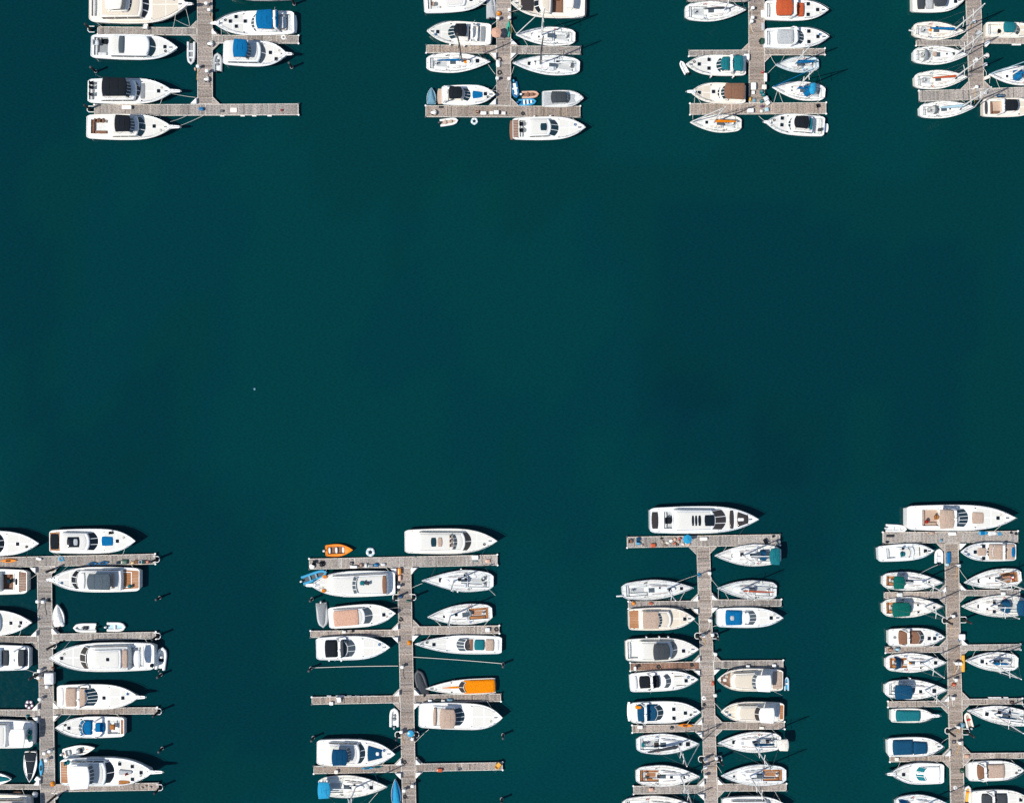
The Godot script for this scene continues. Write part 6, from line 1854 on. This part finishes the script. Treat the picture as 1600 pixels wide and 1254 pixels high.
func build_dock_items():
	# blue canopy dock
	steps(228, 42.5, -PI / 2, "narrow white boarding steps beside the cream yacht")
	locker(199, 168.5, 15, 6, 0.55, "white", "long white locker on the head pier by the black canopied yachts")
	locker(365, 172, 10.5, 7, 0.12, "cream", "flat white square plate on the bare head pier")
	tub(329, 69.5, 10, "white", "round white tub in the corner by the blue canopied cruisers")
	tub(323.3, 125, 9.5, "white", "round white tub halfway along the walkway")
	locker(315, 171, 7, 5, 0.5, "blue", "blue topped locker at the walkway end")
	hose(443, 58, 4, "white")
	for p in [[325, 113], [324, 8], [311, 106], [328.5, 18]]: pedestal(p[0], p[1], "walkway with the two blue canopied cruisers")
	crate(347, 173.5, 5, 3, 0.3, "dgrey", "grey", "dark crate of gear on the bare head pier")
	crate(440, 172.5, 3, 3, 0.3, "red", "brown", "small red crate at the bare pier end")
	bundle(305, 108, 3, 5, 0.4, "pinktan", "pink bag on the walkway edge by the grey inflatable")
	# orange cover dock
	parasol(775.5, 57, 17, 2.0, "pinktan", "faded orange parasol open over the walkway edge")
	bundle(779.5, 21.5, 6, 6, 0.6, "orange", "orange bundle on the walkway by the covered tender")
	for p in [[796, 18], [796, 30], [778, 31]]: pedestal(p[0], p[1], "walkway with the green kayak")
	locker(755.5, 177.5, 9, 5, 0.5, "white", "white locker on the head pier near the float ring")
	locker(768, 177, 6, 5, 0.5, "cream", "cream locker between two white boxes on the head pier")
	locker(775.5, 176.5, 8, 6, 0.6, "white", "largest white locker at the foot of the walkway")
	locker(787, 177.5, 6, 4.5, 0.45, "white", "small white locker at the middle of the head pier")
	tub(677.5, 176.8, 10, "white", "white tub alone on the head pier end below the covered boat")
	tub(746, 175.5, 5, "pinktan", "small pink tub beside the white lockers")
	hose(780, 93, 4.5, "dark"); hose(780.5, 113, 4, "dark"); hose(817, 177, 3.2, "dark")
	bundle(778.5, 99.5, 7, 11, 0.5, "white", "white sailcloth bag against the walkway edge")
	for p in [[777, 124.5], [795.5, 125]]: pedestal(p[0], p[1], "walkway with the green kayak")
	crate(689, 167.5, 6, 2.5, 0.3, "black", "dgrey", "flat black crate on the head pier edge")
	# teal bag dock
	for p in [[1174.8, 15], [1174.5, 30], [1173, 36]]: pedestal(p[0], p[1], "walkway crowded with teal bags")
	locker(1176.5, 136, 8, 11, 0.7, "white", "tall white locker opposite the teal bags")
	locker(1176.5, 145.5, 5, 5, 0.5, "white", "small white locker below the tall white locker")
	locker(1195.3, 122, 5, 13, 0.6, "white", "long white locker along the walkway edge above the teal bags")
	locker(1193.5, 137, 7, 7, 0.6, "cream", "cream locker just above the teal bags")
	bundle(1189.8, 143.8, 5.5, 6, 0.7, "teal", "upper teal bag of the heap on the walkway")
	bundle(1192.5, 148.6, 6, 5.5, 0.7, "teal", "middle teal bag of the heap on the walkway")
	bundle(1190, 158.5, 5.5, 5.5, 0.7, "teal", "lower teal bag beside the grey locker")
	locker(1196.3, 155, 7.5, 6.5, 0.6, "pale", "tilted grey locker beside the teal bags", "", 0.5)
	locker(1199, 161.5, 6.5, 6, 0.55, "white", "tilted white locker at the pier corner beside the teal bags", "", 0.7)
	bundle(1191, 166.5, 6, 4, 0.5, "purple", "purple bag below the teal bags")
	locker(1197.5, 171.8, 6, 6, 0.5, "lightblue", "pale blue locker below the teal bags", "", 0.2)
	bundle(1190, 174, 5.5, 5, 0.5, "cream", "cream bag at the head pier edge")
	bundle(1178.5, 157, 6, 5.5, 0.35, "bluegrey", "blue grey bag on the planks opposite the teal bags")
	locker(1172, 173.5, 10, 6.5, 0.6, "white", "white locker in the corner of the head pier by the brown canopy cruiser")
	bundle(1191.5, 113, 4.5, 3.5, 0.45, "red", "small red bag at the walkway edge")
	bundle(1172, 155, 4, 6, 0.5, "yellow", "yellow bag on the walkway edge by the brown canopy cruiser")
	locker(1166, 90, 9, 9, 0.6, "white", "white locker beside the teal canvas cruiser's stern")
	locker(1191.5, 23, 6, 12, 0.6, "white", "white locker at the rust canopied cruiser's stern", "", 0.1)
	locker(1192, 42, 5, 12, 0.3, "silver", "flat grey locker between the two cruisers' sterns")
	cart(1189.5, 66, 1.4, "darkgreen", "dark green cart by the grey canvas cruiser's stern")
	locker(1195, 72.5, 7, 6, 0.5, "white", "white locker at the root of the finger pier below the grey canvas cruiser")
	chair(1277.5, 166, 0.3, "black", "black folding chair on the head pier end")
	# leaning mast dock
	for p in [[1519, 36], [1522.5, 95], [1523, 138], [1537, 103], [1536.5, 147]]: pedestal(p[0], p[1], "walkway under the leaning masts")
	locker(1541, 69, 6, 10, 0.6, "white", "white locker set slantwise by the small teal canopied cruiser", "", -0.7)
	locker(1541, 122, 9, 5, 0.6, "cream", "cream locker beside the blue dodger sloop's bow", "", 0.4)
	tub(1540.5, 88, 8, "white", "round white tub at the walkway edge between the masts")
	bundle(1564, 149.8, 14, 5, 0.5, "navy", "dark blue roll of canvas on the head pier", 0.02, "canvas_roll")
	cart(1527, 53, 0.8, "silver", "grey cart on the walkway under the masts")
	# blue kayak dock
	hose(95.5, 872.5, 4.2, "blue")
	locker(61.5, 872.5, 8, 3.5, 0.4, "white", "slim white locker on the head pier near the plain white bow", "", -0.2)
	locker(194.5, 877.4, 10.5, 7, 0.35, "darkgreen", "dark green flat crate on the head pier")
	crate(185, 878.6, 5, 4, 0.35, "black", "navy", "black crate of gear next to the dark green one")
	crate(207, 879, 5.5, 3.5, 0.3, "yellow", "cream", "yellow crate on the head pier")
	crate(213.5, 877.4, 6, 5.5, 0.35, "brown", "brown", "brown crate on the head pier")
	crate(219.6, 877.4, 4.4, 5.5, 0.35, "white", "navy", "white crate with navy contents on the head pier")
	crate(225.3, 877.5, 4.2, 5.5, 0.35, "darkgreen", "green", "green crate on the head pier")
	crate(230.3, 877.5, 4.6, 4.5, 0.3, "red", "pinktan", "red crate at the pier end")
	locker(79.8, 1058, 15, 18, 1.0, "silver", "large grey flat topped locker at the walkway edge")
	for p in [[61.5, 938], [70, 938.5], [64, 1045.5], [63, 1056.5], [65, 1090], [76, 1070.5], [72, 1174], [80, 1171], [75, 1185]]: pedestal(p[0], p[1], "walkway with the blue kayak")
	hose(76.5, 938, 2.6, "dark")
	float_ring(46, 1100, 14, "white", "purple", "white and mauve float ring beside the narrow gap of the walkway")
	bundle(82.5, 1043, 5, 4, 0.5, "brown", "brown bag under the longest yacht's bow")
	bundle(82.5, 1224, 6, 7, 0.5, "orange", "orange bag on the walkway by the teak sterned yacht")
	bundle(43, 1118, 5, 4, 0.4, "teal", "teal bag on the finger pier above the yacht with teal chairs")
	bundle(55, 1240, 8, 8, 0.7, "pale", "pale tarpaulin heap at the foot of the walkway")
	bundle(27, 1237.5, 14, 4, 0.4, "brown", "brown roll of rope on the narrow finger pier")
	locker(60, 1216, 8, 7, 0.5, "white", "white locker slantwise near the charcoal covered skiff", "", -0.6)
	bundle(208, 1222.5, 5, 3, 0.4, "darkgreen", "dark green bag on the finger pier by the big yacht's foredeck")
	for p in [[222, 1230], [228, 1227.5], [235, 1229]]: bundle(p[0], p[1], 3.5, 3, 0.3, "tan", "small tan sack in a row on the finger pier end", 0.0, "sack", "sacks on the finger pier end")
	# orange speedboat dock
	chair(492, 877.5, 1.2, "black", "black deck chair at the head pier end")
	bundle(503, 880.5, 8, 8, 0.7, "black", "black tarpaulin bundle on the head pier end")
	round_table(488, 884, 8, "white", "low white table at the head pier end", 0.45)
	locker(553, 885, 11, 4, 0.5, "white", "white locker on the head pier below the orange workboat")
	crate(564, 882.5, 5, 5, 0.4, "brown", "tan", "brown crate next to the white locker on the head pier")
	crate(549, 879.5, 5, 4, 0.35, "black", "grey", "black crate of tackle on the head pier")
	locker(572, 883, 4, 5.5, 0.5, "pale", "small pale locker beside the dark mat on the head pier")
	locker(579, 883.5, 8, 4.5, 0.25, "grey", "flat grey locker on the head pier between pale and blue gear")
	bundle(588, 882, 8, 5.5, 0.5, "blue", "blue bag on the head pier")
	bundle(599, 881.5, 7, 4.5, 0.5, "white", "white bag next to the blue bag on the head pier")
	locker(624.5, 891.5, 5, 10, 0.7, "orange", "orange locker upright at the walkway edge")
	locker(624.8, 902.5, 4.5, 9, 0.4, "pinktan", "peach coloured locker below the orange one")
	bundle(639.5, 1003.5, 6, 6.5, 0.5, "orange", "orange life jacket bag on the walkway")
	round_table(642, 1144, 10.5, "skyblue", "round sky blue table on the walkway")
	locker(687, 1202, 8.5, 5, 0.45, "rust", "rust red bench locker on the empty finger pier")
	cart(778, 1194.5, 0.9, "yellow", "yellow cart at the end of the empty finger pier")
	bundle(626, 931, 5, 6, 0.6, "blue", "blue bag at the walkway edge by the bulky yacht's stern")
	bundle(637.5, 938.5, 6, 4, 0.4, "green", "green and white bag on the walkway opposite the blue bag")
	locker(742.5, 870.5, 10, 7, 0.4, "white", "white locker on the head pier beside the motor yacht with helm seats")
	bundle(743, 875.5, 6, 3, 0.3, "teal", "teal cloth beside the white locker on the head pier")
	locker(762, 876, 7, 5, 0.3, "pinktan", "peach mat at the head pier end")
	hose(775.5, 982.5, 3.6, "dark"); hose(632, 1190, 3.4, "dark"); hose(632.5, 1244, 3.4, "dark"); hose(626, 967, 3.6, "dark")
	locker(538, 986.5, 5.5, 3.5, 0.4, "white", "small white locker on the finger pier below the pink canvas cruiser")
	crate(551, 985.6, 3, 3, 0.3, "black", "dgrey", "little black crate on the finger pier below the pink canvas cruiser")
	locker(518, 1098, 6, 5, 0.4, "white", "white locker on the empty fender lined finger pier")
	steps(529.5, 1092, PI / 2, "white boarding steps on the fender lined finger pier")
	locker(526, 1204.5, 5.5, 5.5, 0.5, "cream", "cream locker on the finger pier above the sky blue canopied sloop")
	locker(672, 1094, 6, 4, 0.4, "white", "white locker on the finger pier below the orange covered speedboat")
	crate(683, 1093.8, 8, 4, 0.4, "darkgreen", "dgrey", "dark green crate on the finger pier below the orange covered speedboat")
	locker(692.5, 1094.3, 6, 4, 0.5, "cream", "cream locker next to the dark green crate")
	bundle(703, 1093, 10, 5, 0.5, "bluegrey", "blue grey bag on the finger pier below the orange covered speedboat")
	crate(717.5, 1201, 5, 3.5, 0.3, "grey", "dgrey", "grey crate on the empty finger pier")
	for p in [[629, 1040], [627.5, 1141], [645, 1152], [632, 1232], [645, 1225], [624, 915]]: pedestal(p[0], p[1], "walkway beside the orange covered speedboat")
	locker(762, 983, 7, 6, 0.5, "white", "white locker near the finger pier end by the slender runabout")
	# gear heap dock
	parasol(1071.5, 840, 15, 1.9, "skyblue", "blue parasol open over the heap of gear")
	var tones := ["cream", "white", "rust", "pinktan", "tan", "black", "red", "cream", "brown", "white", "pinktan", "tan"]
	var spots := [[1043, 847.5, 6, 4], [1048.5, 844.5, 6, 5], [1054, 848.8, 5, 4], [1054.5, 842, 5, 5], [1060.5, 846, 5, 4], [1058, 850.5, 5, 3], [1062.5, 841, 4, 4], [1067, 849.5, 5, 4], [1039, 851.5, 6, 3], [1072.5, 847, 5, 4], [1076, 850, 6, 4], [1035, 846, 4, 4]]
	var said := ["cream sack at the near end of the gear heap", "white sack with dark mark in the gear heap", "rust sack in the gear heap", "peach sack high in the gear heap", "tan sack in the middle of the gear heap", "black bag in the gear heap", "red bag in the gear heap", "cream sack under the parasol's edge", "brown sack beside the gear heap", "white sack beneath the blue parasol", "pinkish sack at the walkway end of the gear heap", "tan bag apart from the gear heap"]
	for i in spots.size(): bundle(spots[i][0], spots[i][1], spots[i][2], spots[i][3], 0.45, tones[i], said[i], i * 0.4)
	locker(1020, 851.5, 8, 5.5, 0.45, "rust", "orange brown bench at the head pier edge")
	chair(997, 842, 1.57, "navy", "navy deck chair on the head pier end")
	bundle(997.5, 848, 7, 6, 0.5, "skyblue", "sky blue bag beside the navy deck chair")
	chair(985, 845, 0.0, "brown", "brown deck chair at the head pier's very end")
	crate(1033.5, 840.8, 3.5, 2, 0.3, "black", "black", "little black crate between the chairs and the gear heap")
	bundle(1003, 851, 4, 4, 0.4, "tan", "tan bag at the head pier edge by the navy chair")
	locker(1099, 841, 12, 5, 0.4, "white", "white locker where the walkway meets the largest yacht")
	chair(1195, 844, 2.0, "black", "black deck chair on the quiet half of the head pier")
	chair(1216, 845, 0.4, "grey", "grey deck chair at the pile end of the head pier")
	crate(1208, 837.5, 3, 3, 0.4, "black", "black", "black crate at the quiet head pier end")
	bundle(1092.5, 897.5, 5.5, 5, 0.4, "skyblue", "sky blue bag on the walkway edge")
	for p in [[1107.5, 894], [1108, 967.5], [1098, 991], [1112, 990], [1116, 1084], [1101.5, 1184], [1118, 1182], [1116.5, 1020], [1102, 1210], [1101, 1195]]: pedestal(p[0], p[1], "walkway leading to the gear heap")
	hose(1100, 1090, 3.4, "white"); hose(1100.5, 1100, 2.6, "dark")
	bundle(990, 942, 6, 5, 0.4, "orange", "orange bag at the end of the finger pier by the grey sloop")
	bundle(1017, 942, 7, 4, 0.4, "rust", "rust bag halfway along the finger pier by the grey sloop")
	hose(1029, 1041, 3.4, "dark"); hose(1081, 1038, 3, "dark"); hose(998.5, 1039, 2.6, "dark")
	locker(992, 1043, 4, 6, 0.5, "white", "white locker at the end of the reddish finger pier")
	bundle(1049.5, 1136.5, 5, 5, 0.45, "dgrey", "charcoal bag on the finger pier with the orange kayak")
	locker(1000, 1135, 8, 5, 0.4, "white", "white locker on the finger pier with the orange kayak")
	locker(1017, 1232, 7, 5, 0.5, "pinktan", "peach locker on the finger pier below the twin wheel sloop")
	locker(1168, 1040.5, 6, 5, 0.5, "white", "white locker on the finger pier above the trawler yacht")
	locker(1209, 1039, 6, 5, 0.5, "white", "white locker near the end of the finger pier above the trawler yacht")
	locker(1190, 1136.3, 7, 4, 0.3, "cream", "cream flat locker on the finger pier by the navy sail covered sloop")
	bundle(1114, 1067, 4, 7, 0.4, "rust", "rust bag on the walkway by the trawler yacht's bow")
	# green canopy dock
	locker(1481.5, 870.5, 6, 17, 0.45, "blue", "long blue locker on the walkway edge")
	locker(1479.5, 881.5, 5, 4, 0.4, "lightblue", "pale blue step below the long blue locker")
	board(1537, 832.5, 15, 6.5, 2, "skyblue", "blue", "sky blue paddleboard on the head pier")
	board(1551, 833, 14, 6.5, 2, "white", "pale", "white paddleboard on the head pier")
	hose(1562, 833.5, 3, "blue"); hose(1580.5, 831.5, 2.2, "dark"); hose(1588, 833, 2.6, "dark")
	locker(1487, 833, 12, 5, 0.5, "white", "white locker at the middle of the head pier")
	bundle(1456, 832.5, 8, 5, 0.4, "tan", "tan bag on the head pier by the long yacht")
	crate(1390.5, 837, 11, 3, 0.35, "black", "dgrey", "long black crate at the head pier end")
	crate(1386, 846.5, 4, 3, 0.3, "black", "black", "short black crate at the head pier corner")
	bundle(1470.5, 844, 5, 4, 0.4, "bluegrey", "blue grey bag near the walkway corner")
	for p in [[1495.5, 882.5], [1487, 961], [1492, 1034.5], [1498, 1034.5], [1491, 1060], [1487, 1088.5], [1494.5, 1134], [1497, 1158]]: pedestal(p[0], p[1], "walkway between the green canopied sloops and tan cruisers")
	locker(1504, 1035.5, 5, 26, 0.5, "yellow", "long yellow locker on the walkway edge")
	locker(1502, 994, 9.5, 9, 0.6, "white", "white square locker at the walkway edge above the finger pier")
	bundle(1499.5, 998.5, 4, 5, 0.4, "blue", "blue bag beside the white square locker")
	bundle(1490.5, 1069, 6, 5, 0.45, "rust", "rust bag on the walkway below the yellow locker")
	bundle(1503.5, 1132, 8, 7, 0.5, "bluegrey", "blue grey bag by the cream inflatable")
	bundle(1511, 1180.5, 8, 6, 0.5, "pinktan", "peach bag at the finger pier root")
	bundle(1503, 1203, 6, 7, 0.5, "darkgreen", "dark green bag at the walkway edge")
	crate(1490.5, 1158.5, 5, 4, 0.3, "dgrey", "grey", "grey crate on the walkway by the navy covered launch")
	locker(1405, 928.5, 9, 6, 0.45, "pale", "pale locker on the finger pier between the green canopies")
	locker(1566.5, 926.6, 7, 5, 0.5, "white", "white locker on the finger pier by the tan sail covered sloop")
	tub(1401, 1013.5, 8, "lightblue", "pale blue tub on the finger pier by the brown canvas cruiser")
	tub(1390, 1014, 6, "pinktan", "pink tub at the finger pier end by the brown canvas cruiser")
	locker(1400.5, 1184.5, 6, 5, 0.5, "cream", "cream locker on the finger pier below the navy covered launch")
	crate(1581, 1096.5, 5, 3.5, 0.3, "black", "brown", "dark crate on the finger pier above the slim dark sail sloop")
	hose(1493, 1230, 3.2, "white")
